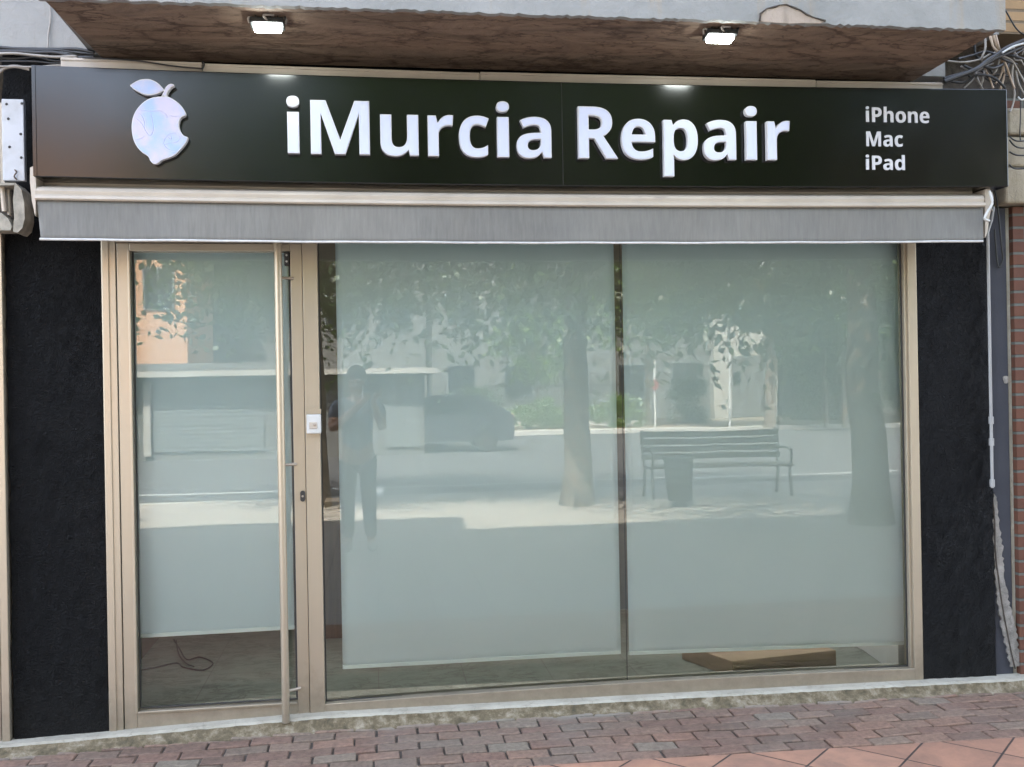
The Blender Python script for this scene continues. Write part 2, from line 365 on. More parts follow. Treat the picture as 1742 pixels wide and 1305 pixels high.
def mk_infloor():
    m, t, b = nt_mat('stained_floor_slabs'); co = obj_co(t)
    bt = N(t, 'ShaderNodeTexBrick', i_Scale=1.0, offset=0.0); bt.inputs['Brick Width'].default_value = 0.45; bt.inputs['Row Height'].default_value = 0.45; bt.inputs['Mortar Size'].default_value = 0.003
    bt.inputs['Color1'].default_value = (0.15, 0.165, 0.13, 1); bt.inputs['Color2'].default_value = (0.20, 0.21, 0.17, 1); bt.inputs['Mortar'].default_value = (0.12, 0.1, 0.085, 1)
    t.links.new(co, bt.inputs['Vector'])
    n = noise(t, obj_co(t, (1.0, 2.4, 1), (0, 0, 0.6)), 6.5, 8, 0.72, 1.2); v = ramp(t, n.outputs[0], [(0.47, 0.0), (0.53, 1.0), (0.60, 0.0)])
    n3 = noise(t, co, 3.0, 3); g = ramp(t, n3.outputs[0], [(0.36, 0.1), (0.55, 0.9)])
    fm = N(t, 'ShaderNodeMath', operation='MULTIPLY'); t.links.new(v.outputs[0], fm.inputs[0]); t.links.new(g.outputs[0], fm.inputs[1])
    c = mix(t, fm.outputs[0], bt.outputs[0], (0.05, 0.04, 0.03))
    n2 = noise(t, co, 8, 6, .7); c = mix(t, 0.5, c, ramp(t, n2.outputs[0], [(0.3, (0.6, 0.62, 0.6)), (0.7, (1.1, 1.05, 1.0))]).outputs[0], 'MULTIPLY')
    t.links.new(c, b.inputs['Base Color']); b.inputs['Roughness'].default_value = 0.35; return m
MAT['infloor'] = mk_infloor()
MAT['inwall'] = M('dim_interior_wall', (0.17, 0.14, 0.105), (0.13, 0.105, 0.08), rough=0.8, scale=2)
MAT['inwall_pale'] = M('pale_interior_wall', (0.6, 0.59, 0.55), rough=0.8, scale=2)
MAT['wood_dark'] = M('dark_stained_wood', (0.12, 0.07, 0.04), (0.07, 0.04, 0.022), rough=0.5, cs=(8, 8, .6), scale=3)
def mk_paver():
    m, t, b = nt_mat('worn_brick_pavers'); co = obj_co(t); g = N(t, 'ShaderNodeNewGeometry')
    c = ramp(t, g.outputs['Random Per Island'], [(0.0, (0.1245, 0.08022, 0.05818)), (0.3, (0.1671, 0.09845, 0.07112)), (0.55, (0.1493, 0.1094, 0.08081)), (0.8, (0.1992, 0.113, 0.07757)), (1.0, (0.1708, 0.1423, 0.1067))]).outputs[0]
    n = noise(t, co, 45, 8, 0.75); c = mix(t, 0.8, c, ramp(t, n.outputs[0], [(0.32, 0.35), (0.66, 1.3)]).outputs[0], 'MULTIPLY')
    n2 = noise(t, co, 1.6, 5, 0.6); d = ramp(t, n2.outputs[0], [(0.5, 0.0), (0.78, 0.5)]); c = mix(t, d.outputs[0], c, (0.152, 0.136, 0.1125))
    # cement haze close to the step
    sx = N(t, 'ShaderNodeSeparateXYZ'); t.links.new(co, sx.inputs[0])
    ad = N(t, 'ShaderNodeMath', operation='MULTIPLY_ADD'); t.links.new(n2.outputs[0], ad.inputs[0]); ad.inputs[1].default_value = 0.28; t.links.new(sx.outputs[1], ad.inputs[2])
    h = ramp(t, ad.outputs[0], [(0.0, 0.0), (0.06, 0.6)]); c = mix(t, h.outputs[0], c, (0.2125, 0.1997, 0.164))
    t.links.new(c, b.inputs['Base Color']); b.inputs['Roughness'].default_value = 0.82
    nb = bump(t, b, n.outputs[0], 0.6, 0.004); return m
MAT['paver'] = mk_paver()
def mk_joint():
    m, t, b = nt_mat('dark_joint_dirt'); co = obj_co(t); n = noise(t, co, 30, 6, .7)
    t.links.new(ramp(t, n.outputs[0], [(0.3, (0.025, 0.02, 0.017)), (0.7, (0.095, 0.078, 0.062))]).outputs[0], b.inputs['Base Color'])
    b.inputs['Roughness'].default_value = 1.0; bump(t, b, n.outputs[0], 0.8, 0.01); return m
MAT['joint'] = mk_joint()
def mk_tiles(name, c1, c2, mortar, size, rot, ms=0.006, ov=0.5):
    m, t, b = nt_mat(name); co = obj_co(t, (1, 1, 1), (0, 0, rot))
    bt = N(t, 'ShaderNodeTexBrick', i_Scale=1.0, offset=0.0); bt.inputs['Brick Width'].default_value = size; bt.inputs['Row Height'].default_value = size
    bt.inputs['Mortar Size'].default_value = ms; bt.inputs['Mortar Smooth'].default_value = 0.2
    bt.inputs['Color1'].default_value = (*c1, 1); bt.inputs['Color2'].default_value = (*c2, 1); bt.inputs['Mortar'].default_value = (*mortar, 1)
    t.links.new(co, bt.inputs['Vector']); c0 = obj_co(t)
    n = noise(t, c0, 5, 8, 0.7, .4); c = mix(t, ov, bt.outputs[0], ramp(t, n.outputs[0], [(0.3, (0.55, 0.58, 0.62)), (0.68, (1.1, 1.03, 0.97))]).outputs[0], 'MULTIPLY')
    t.links.new(c, b.inputs['Base Color']); b.inputs['Roughness'].default_value = 0.75
    inv = N(t, 'ShaderNodeMath', operation='SUBTRACT'); inv.inputs[0].default_value = 1; t.links.new(bt.outputs['Fac'], inv.inputs[1])
    nb = bump(t, b, inv.outputs[0], 0.9, 0.006); bump(t, b, noise(t, c0, 60).outputs[0], 0.25, 0.004, nb); return m
MAT['terracotta'] = mk_tiles('terracotta_diamond_tiles', (0.3392, 0.1885, 0.126), (0.2924, 0.1599, 0.1076), (0.043, 0.0294, 0.0246), 0.30, R(45), 0.0045, 1.0)
MAT['pavement'] = mk_tiles('pale_pavement_slabs', (0.36, 0.33, 0.29), (0.33, 0.30, 0.265), (0.2, 0.18, 0.16), 0.4, 0)
MAT['asphalt'] = M('grey_asphalt', (0.055, 0.055, 0.057), (0.075, 0.075, 0.075), rough=0.9, scale=2, bs=0.3, bscale=90)
MAT['earth'] = M('dry_earth', (0.22, 0.18, 0.13), (0.16, 0.13, 0.09), rough=1, scale=3)
MAT['kerb'] = M('pale_kerb_stone', (0.42, 0.40, 0.36), (0.34, 0.32, 0.29), rough=0.85, scale=4)
MAT['road_paint'] = M('white_road_paint', (0.6, 0.6, 0.58), (0.45, 0.45, 0.43), rough=0.7, scale=9)
MAT['bark'] = M('pale_bark', (0.20, 0.155, 0.115), (0.12, 0.095, 0.07), rough=0.95, scale=9, bs=0.8, bscale=18, bdist=0.03, cs=(2, 2, .5))
def mk_leaf(name, a, bb):
    m, t, b = nt_mat(name); g = N(t, 'ShaderNodeNewGeometry')
    c = ramp(t, g.outputs['Random Per Island'], [(0.0, a), (1.0, bb)]); t.links.new(c.outputs[0], b.inputs['Base Color'])
    b.inputs['Roughness'].default_value = 0.42
    tr = N(t, 'ShaderNodeBsdfTranslucent'); tr.inputs[0].default_value = (bb[0]*2.6, bb[1]*3.2, bb[2]*1.0, 1)
    mx = N(t, 'ShaderNodeMixShader', i_0=0.28); t.links.new(b.outputs[0], mx.inputs[1]); t.links.new(tr.outputs[0], mx.inputs[2])
    t.links.new(mx.outputs[0], t.nodes['Material Output'].inputs[0]); return m
MAT['leaf'] = mk_leaf('glossy_dark_leaves', (0.022, 0.04, 0.015), (0.055, 0.082, 0.03))
MAT['leaf2'] = mk_leaf('fresh_green_leaves', (0.06, 0.11, 0.025), (0.12, 0.17, 0.05))
MAT['cream'] = M('cream_render', (0.38, 0.36, 0.32), (0.32, 0.30, 0.27), rough=0.9, scale=1.5)
MAT['orange'] = M('orange_render', (0.46, 0.26, 0.15), (0.42, 0.235, 0.135), rough=0.9, scale=1.5)
MAT['greywall'] = M('grey_render', (0.13, 0.13, 0.125), (0.10, 0.1, 0.095), rough=0.9, scale=1.5)
MAT['shutter'] = M('grey_roller_shutter', (0.14, 0.15, 0.15), (0.11, 0.12, 0.12), rough=0.5, scale=1.5)
MAT['pane_dark'] = M('dark_window_pane', (0.02, 0.025, 0.03), rough=0.08, scale=1)
MAT['dark_iron'] = M('dark_painted_iron', (0.02, 0.022, 0.022), rough=0.5)
MAT['wood'] = M('bench_wood', (0.07, 0.045, 0.03), (0.045, 0.03, 0.02), rough=0.6, cs=(.6, 8, 8), scale=4)
MAT['red'] = M('red_paint', (0.26, 0.06, 0.045), rough=0.45)
MAT['carpaint'] = M('dark_car_paint', (0.035, 0.04, 0.05), (0.04, 0.045, 0.055), rough=0.25, coat=0.6)
MAT['rubber'] = M('tyre_rubber', (0.015, 0.015, 0.015), rough=0.8)
MAT['skin'] = M('skin', (0.46, 0.27, 0.19), (0.42, 0.24, 0.17), rough=0.55, scale=20)
MAT['hair'] = M('dark_hair', (0.02, 0.014, 0.01), rough=0.5, scale=40)
MAT['shirt'] = M('dark_blue_shirt', (0.12, 0.15, 0.2), (0.1, 0.13, 0.18), rough=0.85, scale=4)
MAT['trousers'] = M('dark_trousers', (0.07, 0.075, 0.09), rough=0.85, scale=4)
MAT['shoe'] = M('pale_shoes', (0.5, 0.5, 0.48), rough=0.6)
def mk_emit(name, col, s):
    m, t, b = nt_mat(name); b.inputs['Emission Color'].default_value = (*col, 1); b.inputs['Emission Strength'].default_value = s
    b.inputs['Base Color'].default_value = (0.8, 0.8, 0.8, 1); return m
MAT['lamp_on'] = mk_emit('lit_floodlight_glass', (0.93, 1.0, 0.96), 9.0)

# ================================================================== SETTING
BZ = 0.07            # foot of the shop front
GZ = 0.02            # pavement
xW0, xW1 = -16.0, 22.0
y_tile = PZ(1316, 1279, GZ+0.027).y
y_pave = -2.0
y_kerb = GL-9.9      # street kerb on this side
y_far = GL-27.0      # kerb on the far side

_sx = [xf0 for xf0 in (P(p, q, 0).x for p, q in ((-250, 1270), (24, 1257), (183, 1247), (400, 1230), (549, 1215), (902, 1193), (1142, 1178), (1574, 1155), (1700, 1148), (2300, 1110)))]
def rise(x):      # the step and the paving along it are not quite level
    return float(np.interp(x, _sx, [0.0, 0.004, 0.015, 0.033, 0.043, 0.036, 0.031, 0.019, 0.014, 0.008]))
def grise(x):
    return float(np.interp(x, _sx, [0.012, 0.016, 0.028, 0.038, 0.043, 0.043, 0.034, 0.019, 0.014, 0.008]))
def sheet(name, x0, x1, y0, y1, z, mat, kind='structure'):
    b = MB(); b.add([(x0, y0, z), (x1, y0, z), (x1, y1, z), (x0, y1, z)], [(0, 1, 2, 3)])
    return tag(b.build(name, mat), kind=kind)
sheet('ground', -400, 400, -400, 400, -0.14, MAT['earth'])
sheet('road', -120, 120, y_far, y_kerb, -0.10, MAT['asphalt'])
b = MB(); xs_ = list(np.linspace(-6, 9, 76))
b.add([(x, y, GZ-0.012+grise(x)) for x in xs_ for y in (y_tile, -0.05)], [(i*2, i*2+2, i*2+3, i*2+1) for i in range(75)])
tag(b.build('pavement_bed', MAT['joint']), kind='structure')
b = MB(); xs_ = [xW0-20]+list(np.linspace(-6, 9, 76))+[xW1+20]
vs = [(x, y, GZ+(grise(x)-0.004)*k if -6.1 < x < 9.1 else GZ) for x in xs_ for y, k in ((y_pave, 0), (y_tile-0.6, 1), (y_tile, 1))]
b.add(vs, [(i*3+k, i*3+3+k, i*3+4+k, i*3+1+k) for i in range(len(xs_)-1) for k in (0, 1)])
b.add([(xW0-20, y_pave, -.13), (xW1+20, y_pave, -.13), (xW1+20, y_tile, -.13), (xW0-20, y_tile, -.13)], [(3, 2, 1, 0)]); tag(b.build('terracotta_pavement', MAT['terracotta']), kind='structure')
b = MB(); b.box(-80, 80, y_kerb+0.16, y_pave-0.002, -0.13, GZ-0.001); tag(b.build('pavement', MAT['pavement']), kind='structure')
b = MB(); b.box(-80, 80, y_kerb, y_kerb+0.158, -0.13, GZ+0.004); tag(b.build('kerb', MAT['kerb'], bevel=0.02), kind='structure')
b = MB(); b.box(-80, 80, y_far-0.2, y_far, -0.13, 0.06); tag(b.build('far_kerb', MAT['kerb'], bevel=0.02), kind='structure')
b = MB(); b.box(-80, 80, y_far-8.0, y_far-0.202, -0.13, 0.045); tag(b.build('far_pavement', MAT['earth']), kind='structure')
b = MB()
for i in range(-10, 11):
    b.add([(i*5.0, y_kerb-2.25, -0.096), (i*5.0+0.12, y_kerb-2.25, -0.096), (i*5.0+0.12, y_kerb-0.4, -0.096), (i*5.0, y_kerb-0.4, -0.096)], [(0, 1, 2, 3)])
b.add([(-50, y_kerb-2.37, -0.096), (50, y_kerb-2.37, -0.096), (50, y_kerb-2.25, -0.096), (-50, y_kerb-2.25, -0.096)], [(0, 1, 2, 3)])
tag(b.build('road_marking', MAT['road_paint']), kind='structure')

# brick pavers beside the step: one sheet of laid bricks
def pavers():
    rnd = random.Random(3); b = MB(); bl, bw, gap = 0.182, 0.0915, 0.009
    rows = int(math.ceil((-0.10-y_tile)/bw)); y1 = y_tile+rows*bw
    for r in range(rows):
        ya = y_tile+r*bw+gap/2; yb = ya+bw-gap
        xo = (bl/2 if r % 2 else 0)+rnd.uniform(-.012, .012)
        x = -3.2+xo
        while x < 6.6:
            x0, x1 = x+gap/2+rnd.uniform(-.0015, .0015), x+bl-gap/2+rnd.uniform(-.0015, .0015)
            z = GZ+grise(x)+rnd.uniform(-.0035, .002); t = rnd.uniform(-.003, .003); t2 = rnd.uniform(-.002, .002)
            e = 0.005; j = lambda: rnd.uniform(-.0014, .0014)
            lo = [(x0+j(), ya+j()), (x1+j(), ya+j()), (x1+j(), yb+j()), (x0+j(), yb+j())]
            cx, cy = (x0+x1)/2, (ya+yb)/2
            hi = [(px+(e if px < cx else -e), py+(e if py < cy else -e)) for px, py in lo]
            zz = lambda px, py: z+t*(px-cx)/0.09+t2*(py-cy)/0.045
            vs = [(px, py, GZ-0.02) for px, py in lo]+[(px, py, zz(px, py)-0.004) for px, py in lo]+[(px, py, zz(px, py)) for px, py in hi]
            fs = [(8, 9, 10, 11)]
            for k in range(4):
                k2 = (k+1) % 4; fs += [(k, k2, 4+k2, 4+k), (4+k, 4+k2, 8+k2, 8+k)]
            b.add(vs, fs); x += bl
    return tag(b.build('brick_pavement', MAT['paver']), kind='structure')
pavers()

# ================================================================== SHOP BUILDING
y_step = -0.075
bld = thing('shop_building', 'building with black stucco pillars round the shop front and a concrete balcony above', 'building', (0, 0, 0))
BUILD = bld
def zf(px, py, y=0.0): return P(px, py, y).z
def xf(px, py, y=0.0): return P(px, py, y).x
SOF = 3.085
X_A0, X_A1 = xf(16, 800), xf(177.5, 800)      # left pillar
X_B0, X_B1 = xf(1565, 800), xf(1688, 800)     # right pillar
def rough_panel(x0, x1, z0, z1, y, depth, name, mat, parent, nx=14, nz=70, amp=0.004, seed=1):
    rnd = random.Random(seed); vs = []; fs = []
    for i in range(nz+1):
        for k in range(nx+1):
            e = rnd.uniform(-amp, amp)
            ex = rnd.uniform(-amp, amp) if k in (0, nx) else 0
            vs.append((x0+(x1-x0)*k/nx+ex, y+e, z0+(z1-z0)*i/nz))
    for i in range(nz):
        for k in range(nx):
            a = i*(nx+1)+k; fs.append((a, a+1, a+nx+2, a+nx+1))
    b = MB(); b.add(vs, fs, 0, True)
    # sides
    L = [vs[i*(nx+1)] for i in range(nz+1)]; Rr = [vs[i*(nx+1)+nx] for i in range(nz+1)]
    for S, flip in ((L, 1), (Rr, 0)):
        sv = S+[(p[0], y+depth, p[2]) for p in S]; n = len(S)
        b.add(sv, [((i, i+1, i+1+n, i+n) if flip == 0 else (i+n, i+1+n, i+1, i)) for i in range(n-1)])
    return b.build(name, mat, parent)
rough_panel(X_A0, X_A1, BZ-0.03, SOF, 0.0, 0.3, 'stucco_pillar', MAT['stucco'], bld, seed=2)
rough_panel(X_B0, X_B1, BZ-0.03, 2.9, 0.0, 0.3, 'stucco_pillar', MAT['stucco'], bld, seed=5)
Z_HEAD = zf(800, 395)+0.02
b = MB(); b.box(X_A1+0.006, X_B0-0.006, 0.012, 0.3, Z_HEAD, SOF); b.build('lintel', MAT['stucco'], bld)
Z_TOP = 9.6
x_br = xf(1690, 100)+0.02                      # right limit of this building's upper wall
x_dk = xf(1604, 120); z_dk = zf(1720, 62)
b = MB(); b.box(-6.0, x_dk, -0.02, 0.8, SOF+0.01, z_dk); b.box(-6.0, x_br, -0.02, 0.8, z_dk+0.0005, Z_TOP); b.build('upper_wall', MAT['pale_wall'], bld)
# added, unseen light well, open to the sky to light the shop from behind
b = MB(); b.box(-6.0, x_br, 5.3, 9.0, -0.1, 12.0); b.build('added_well_wall', MAT['well'], bld)
b = MB(); b.box(-6.0, -4.6, 0.802, 5.298, -0.1, 9.6); b.build('added_well_wall', MAT['well'], bld)
b = MB(); b.box(x_br+0.2, x_br+0.5, 0.802, 5.298, -0.1, 9.6); b.build('added_well_wall', MAT['well'], bld)
b = MB(); b.box(-6.0, -1.9, 0.0, 0.8, Z_TOP+0.252, Z_TOP+1.95); b.build('unseen_roof_block', MAT['pale_wall'], bld)  # unseen block, sized to step the shadow edge on the street
b = MB(); b.box(-6.0, X_A0-0.12, 0.05, 0.3, 2.55, SOF+0.008); b.build('upper_wall', MAT['bluestucco'], bld)
b = MB(); b.box(-16.0, -6.002, -0.3, 9.0, -0.1, 12.6); b.build('side_wing', MAT['pale_wall'], bld)
b = MB(); b.box(-6.0, x_br+0.0, -0.05, 0.8, Z_TOP+0.002, Z_TOP+0.25); b.build('roof', MAT['fascia'], bld)
# step with white cement top and mossy front
def step():
    rnd = random.Random(9); b = MB(); n = 260; x0, x1 = xf(0, 1270)-0.6, xf(1742, 1150)+1.2
    top = []
    prof = [(0.30, BZ), (y_step+0.014, BZ), (y_step, BZ-0.008), (y_step-0.004, BZ-0.022), (y_step-0.022, GZ+0.012), (y_step-0.045, GZ-0.004), (y_step-0.05, GZ-0.03)]
    vs = []; fs = []; mi = []
    for i in range(n+1):
        x = x0+(x1-x0)*i/n
        for k, (yy, zz) in enumerate(prof):
            a = 0 if k < 1 else (0.0025 if k < 3 else 0.007)
            vs.append((x, yy+rnd.uniform(-a, a), zz+(rise(x) if k < 4 else grise(x))+(rnd.uniform(-a, a)*.5 if k > 1 else 0)))
    m = len(prof)
    for i in range(n):
        for k in range(m-1):
            fs.append((i*m+k, i*m+k+1, (i+1)*m+k+1, (i+1)*m+k)); mi.append(0 if k < 2 else 1)
    for f, q in zip(fs, mi): pass
    b.v = vs; b.f = [list(f) for f in fs]; b.mi = mi; b.sm = [q == 1 for q in mi]
    return b.build('doorstep', [MAT['step'], MAT['mossy']], bld)
step()
# balcony: slab, chipped fascia
bx0, bx1 = P(72, 0, -0.69).x, P(1700, 52, -0.69).x
def balcony():
    rnd = random.Random(4); yb = -0.69
    b = MB(); b.hexa([(bx0, yb, SOF), (bx1, yb, SOF), (bx1, yb, SOF+0.012), (bx0, yb, SOF+0.012)],
                     [(bx0+0.05, -0.022, SOF-0.013), (bx1-0.02, -0.022, SOF-0.020), (bx1-0.02, -0.022, SOF+0.009), (bx0+0.05, -0.022, SOF+0.009)])
    o = b.build('balcony', MAT['soffit'], bld)
    # fascia: ragged lower edge
    b = MB(); n = 220; vs = []; lo = []
    cx0, cx1 = P(1292, 35, yb).x, P(1402, 38, yb).x
    for i in range(n+1):
        x = bx0-0.01+(bx1-bx0+0.02)*i/n
        z = SOF-0.010+rnd.uniform(-.004, .004)
        lo.append((x, z))
    loop = lo+[(bx1+0.01, SOF+0.55), (bx0-0.01, SOF+0.55)]
    b.prism([loop], yb-0.03, yb); fo = b.build('fascia', MAT['fascia'], o)
    b = MB(); b.box(bx0-0.01, bx1+0.01, yb+0.001, -0.03, SOF+0.02, SOF+0.2); b.build('slab', MAT['fascia'], o)
    # bare patch where the render fell off, with raised ragged rim
    pts = [(1292, 36), (1293, 24), (1304, 15), (1318, 12), (1327, 9), (1337, 8), (1352, 14), (1362, 18), (1372, 25), (1384, 30), (1404, 36), (1395, 40), (1370, 39), (1345, 40), (1315, 38)]
    loop = [(P(a, c, yb-0.034).x, P(a, c, yb-0.034).z) for a, c in pts]
    b = MB(); b.prism([loop[::-1] if False else loop], yb-0.034, yb-0.028); b.build('bare_patch', MAT['patch'], o)
    rim = [Vector((x, yb-0.036, z)) for x, z in loop[:11]]
    b = MB(); b.tube(rim, [0.002+0.003*rnd.random() for _ in rim], 6); b.build('broken_rim', MAT['joint'], o)
    return o
balcony()

# left neighbour: aluminium door frame strip, right neighbour: column, stones, bricks
nl = thing('neighbour_door_frame', 'narrow champagne aluminium frame at the left edge beside the black pillar', 'door frame', (xf(5, 1270), 0, BZ))
b = MB(); xl = X_A0-0.008
b.box(xl-0.035, xl-0.002, -0.02, 0.08, BZ+0.002, zf(10, 395)); b.build('outer_post', MAT['alu'], nl, bevel=0.003)
b = MB(); b.box(xl-0.20, xl-0.041, -0.008, 0.06, BZ+0.002, zf(10, 395)); b.build('inner_post', MAT['alu'], nl, bevel=0.003)
nr = thing('neighbour_building', 'red brick building with dark painted column and beige stone blocks at the right edge', 'building', (xf(1720, 1150), 0, BZ))
xc0, xc1 = X_B1+0.012, xf(1723, 800)
zc = zf(1710, 352)
b = MB(); b.box(xc0, xc1, 0.02, 0.35, BZ-0.03, zc); b.build('column', MAT['dark_col'], nr, bevel=0.006)
b = MB(); b.box(xc1+0.004, xc1+0.022, 0.03, 0.35, BZ-0.03, zc); b.build('cement_strip', MAT['step'], nr)
b = MB(); b.box(xc1+0.024, 12.0, 0.0, 0.35, BZ-0.03, zc); b.build('brick_wall', MAT['red_brick'], nr)
zt = [zc+0.004, zf(1735, 288), zf(1735, 235), zf(1735, 188)]
b = MB()
for i in range(3): b.box(X_B1+0.06+0.01*i, 12.0, -0.06+0.012*(i % 2), 0.35, zt[i]+0.004, zt[i+1]-0.003)
b.build('stone_block', MAT['stone'], nr, bevel=0.012)
b = MB(); b.box(X_B1+0.02, 12.0, 0.0, 0.35, zt[3]+0.002, zt[3]+0.06); b.build('dark_ledge', MAT['red_brick'], nr)
b = MB(); b.box(x_dk+0.002, 12.0, 0.16, 0.35, zt[3]+0.064, z_dk-0.002); b.build('recess', MAT['joint'], nr)
b = MB(); b.box(x_br+0.004, 22.0, -0.03, 9.0, z_dk+0.002, 11.4); b.build('upper_brick_wall', MAT['ochre_brick'], nr)
b = MB(); b.box(12.002, 22.0, -0.03, 9.0, -0.1, SOF+0.1); b.build('brick_wall', MAT['red_brick'], nr)
# peeling filler seam between pillar and column
def seam():
    rnd = random.Random(12); b = MB(); vs = []
    cen = [(1692, 840, 3), (1693, 870, 7), (1695, 900, 10), (1697, 930, 12), (1698, 960, 13), (1702, 990, 15), (1706, 1020, 17), (1712, 1050, 19), (1718, 1080, 20), (1724, 1110, 17), (1728, 1138, 12)]
    L = []; Rr = []
    for i in range(len(cen)-1):
        for k in range(6):
            u = k/6; a = [cen[i][q]*(1-u)+cen[i+1][q]*u for q in range(3)]
            L.append((a[0]-a[2]*.55+(rnd.uniform(-2, 2)+rnd.uniform(-2, 2))*.7, a[1]+rnd.uniform(-1.5, 1.5))); Rr.append((a[0]+a[2]*.6+(rnd.uniform(-3, 3)+rnd.uniform(-3, 3))*.6, a[1]+rnd.uniform(-1.5, 1.5)))
    loop = [(P(x, y, 0.012).x, P(x, y, 0.012).z) for x, y in L+Rr[::-1]]
    b.prism([loop[::-1]], 0.010, 0.0205)
    b.build('flaking_filler', MAT['peel'], nr)
    b = MB(); b.tube([P(x-3+rnd.uniform(-2, 2), y, 0.009) for x, y, _ in cen], 0.004, 6); b.build('filler_crack', MAT['joint'], nr)
    p = P(1711, 646, 0.018); b = MB()
    b.prism([[(p.x+math.cos(a)*0.014*(1+.25*math.sin(3*a)), p.z+math.sin(a)*0.024*(1+.2*math.cos(2*a))) for a in [2*PI*k/14 for k in range(14)]]], 0.016, 0.0205)
    b.build('paint_chip', MAT['peel'], nr)
seam()

# ================================================================== SHOP FRONT (frame, door, panes)
sf = thing('glazed_storefront', 'champagne aluminium shop front with glazed door and two large panes', 'shop front', (xf(180, 1245), 0, BZ))
def X(px): return xf(px[0], px[1], 0.0)
# verticals measured half way up (row 800)
vx = lambda px: xf(px, 800, 0.0)
xj0, xj1 = X_A1+0.002, vx(203)                 # jamb
xs0, xs1 = vx(204.5), vx(226)                  # door stile left
xd0, xd1 = vx(500), vx(520)                    # door stile right
xm0, xm1 = vx(520.8), vx(546)                  # mullion
xr0, xr1 = vx(1546), X_B0-0.002                # right jamb
zr0 = BZ+0.004
ztop = Z_HEAD
z_dg0 = zf(350, 1205)                          # bottom of door glass
z_wg0 = zf(900, 1177)                          # bottom of window glass
z_dtop = zf(350, 414); z_dgt = zf(350, 427)
yF, yB = -0.004, 0.085
fr = MB()
fr.box(xj0, xj1, yF, yB, zr0-0.003, ztop)
fr.box(xj0+0.004, xj0+0.034, yF-0.006, yF-0.0005, zr0-0.003, ztop)
fr.box(xm0, xm1, yF-0.002, yB, zr0-0.003, ztop)
fr.box(xr0+0.012, xr1, yF, yB, zr0-0.003, ztop)
fr.box(xr0, xr0+0.0118, yF+0.016, yB-0.01, z_wg0, ztop)
n_ = 24; u_ = [k/n_ for k in range(n_+1)]; xx_ = [xm1+0.0005+(xr0+0.011-xm1)*u for u in u_]; zz_ = [z_wg0+0.014*(1-(2*u-1)**2) for u in u_]
rv_ = [(x, y, z) for x, zt2 in zip(xx_, zz_) for y, z in ((yF+0.001, zr0-0.003), (yF+0.001, zt2), (yB, zt2))]
fr.add(rv_, [(i*3+k, i*3+3+k, i*3+4+k, i*3+1+k) for i in range(n_) for k in (0, 1)])
fr.box(xj1+0.0005, xm0-0.0005, yF+0.002, yB, z_dtop+0.004, ztop)
fro = fr.build('frame', MAT['alu'], sf, bevel=0.0025)
g = MB(); e = 0.006
g.box(xm1+0.0008, xr0-0.0008, GL-0.008, GL-0.0015, z_wg0+0.0005, z_wg0+e)
g.box(xm1+0.0008, xm1+e, GL-0.008, GL-0.0015, z_wg0+e+0.0005, ztop)
g.box(xr0-e, xr0-0.0008, GL-0.008, GL-0.0015, z_wg0+e+0.0005, ztop)
g.build('gasket', MAT['alu_dark'], sf)
x_joint = xf(1067, 1130, GL)
def pane(x0, x1, z0, z1, parent, name='pane'):
    b = MB(); th = 0.008
    vs = [(x0, GL, z0), (x1, GL, z0), (x1, GL, z1), (x0, GL, z1), (x0, GL+th, z0), (x1, GL+th, z0), (x1, GL+th, z1), (x0, GL+th, z1)]
    b.add(vs, [(0, 1, 2, 3)], 0); b.add(vs, [(7, 6, 5, 4), (0, 4, 5, 1), (1, 5, 6, 2), (2, 6, 7, 3), (3, 7, 4, 0)], 1)
    return b.build(name, [MAT['glass'], MAT['glass_in']], parent)
pane(xm1+0.001, x_joint-0.0015, z_wg0+0.001, ztop, sf)
pane(x_joint+0.0015, xr0-0.001, z_wg0+0.001, ztop, sf)
b = MB(); b.box(x_joint-0.0013, x_joint+0.0013, GL+0.0005, GL+0.0075, z_wg0+0.001, ztop); b.build('glass_joint', MAT['alu_dark'], sf)
# door: stiles and rails, handle, lock
dm = MB()
z0d = zr0+0.012
dm.box(xs0, xs1, yF+0.004, 0.07, z0d, z_dtop)
dm.box(xd0, xd1, yF+0.004, 0.07, z0d, z_dtop)
dm.box(xs1+0.0004, xd0-0.0004, yF+0.0045, 0.069, z0d, z_dg0)
dm.box(xs1+0.0004, xd0-0.0004, yF+0.0045, 0.069, z_dgt, z_dtop)
dm.box(xs1-0.006, xs1+0.0042, yF-0.004, yF+0.0035, z_dg0-0.006, z_dgt+0.003)
dm.box(xs1+0.0046, xd0-0.0046, yF-0.004, yF+0.0035, z_dg0-0.006, z_dg0+0.004)
door = dm.build('door', MAT['alu'], sf, bevel=0.0025)
pane(xs1+0.001, xd0-0.001, z_dg0+0.001, z_dgt-0.001, door)
g = MB()
g.box(xs1+0.0045, xs1+0.010, GL-0.01, GL-0.001, z_dg0+0.011, z_dgt-0.001); g.box(xd0-0.010, xd0-0.001, GL-0.01, GL-0.001, z_dg0+0.011, z_dgt-0.001)
g.box(xs1+0.0045, xd0-0.001, GL-0.01, GL-0.001, z_dg0+0.0045, z_dg0+0.0105); g.build('gasket', MAT['alu_dark'], door)
xh = xf(479, 800, -0.075)
b = MB(); b.tube([(xh, -0.075, z0d+0.012), (xh, -0.075, z_dtop+0.02)], 0.0175, 20); h = b.build('pull_handle', MAT['alu'], door)
for zz in (z0d+0.14, 1.25, z_dtop-0.16):
    b = MB(); b.tube([(xh+0.005, -0.07, zz), (xh+0.012, -0.03, zz), (xd0+0.012, -0.001, zz)], 0.007, 10); b.build('handle_bracket', MAT['steel'], door)
pl = P(515, 844, -0.002); b = MB()
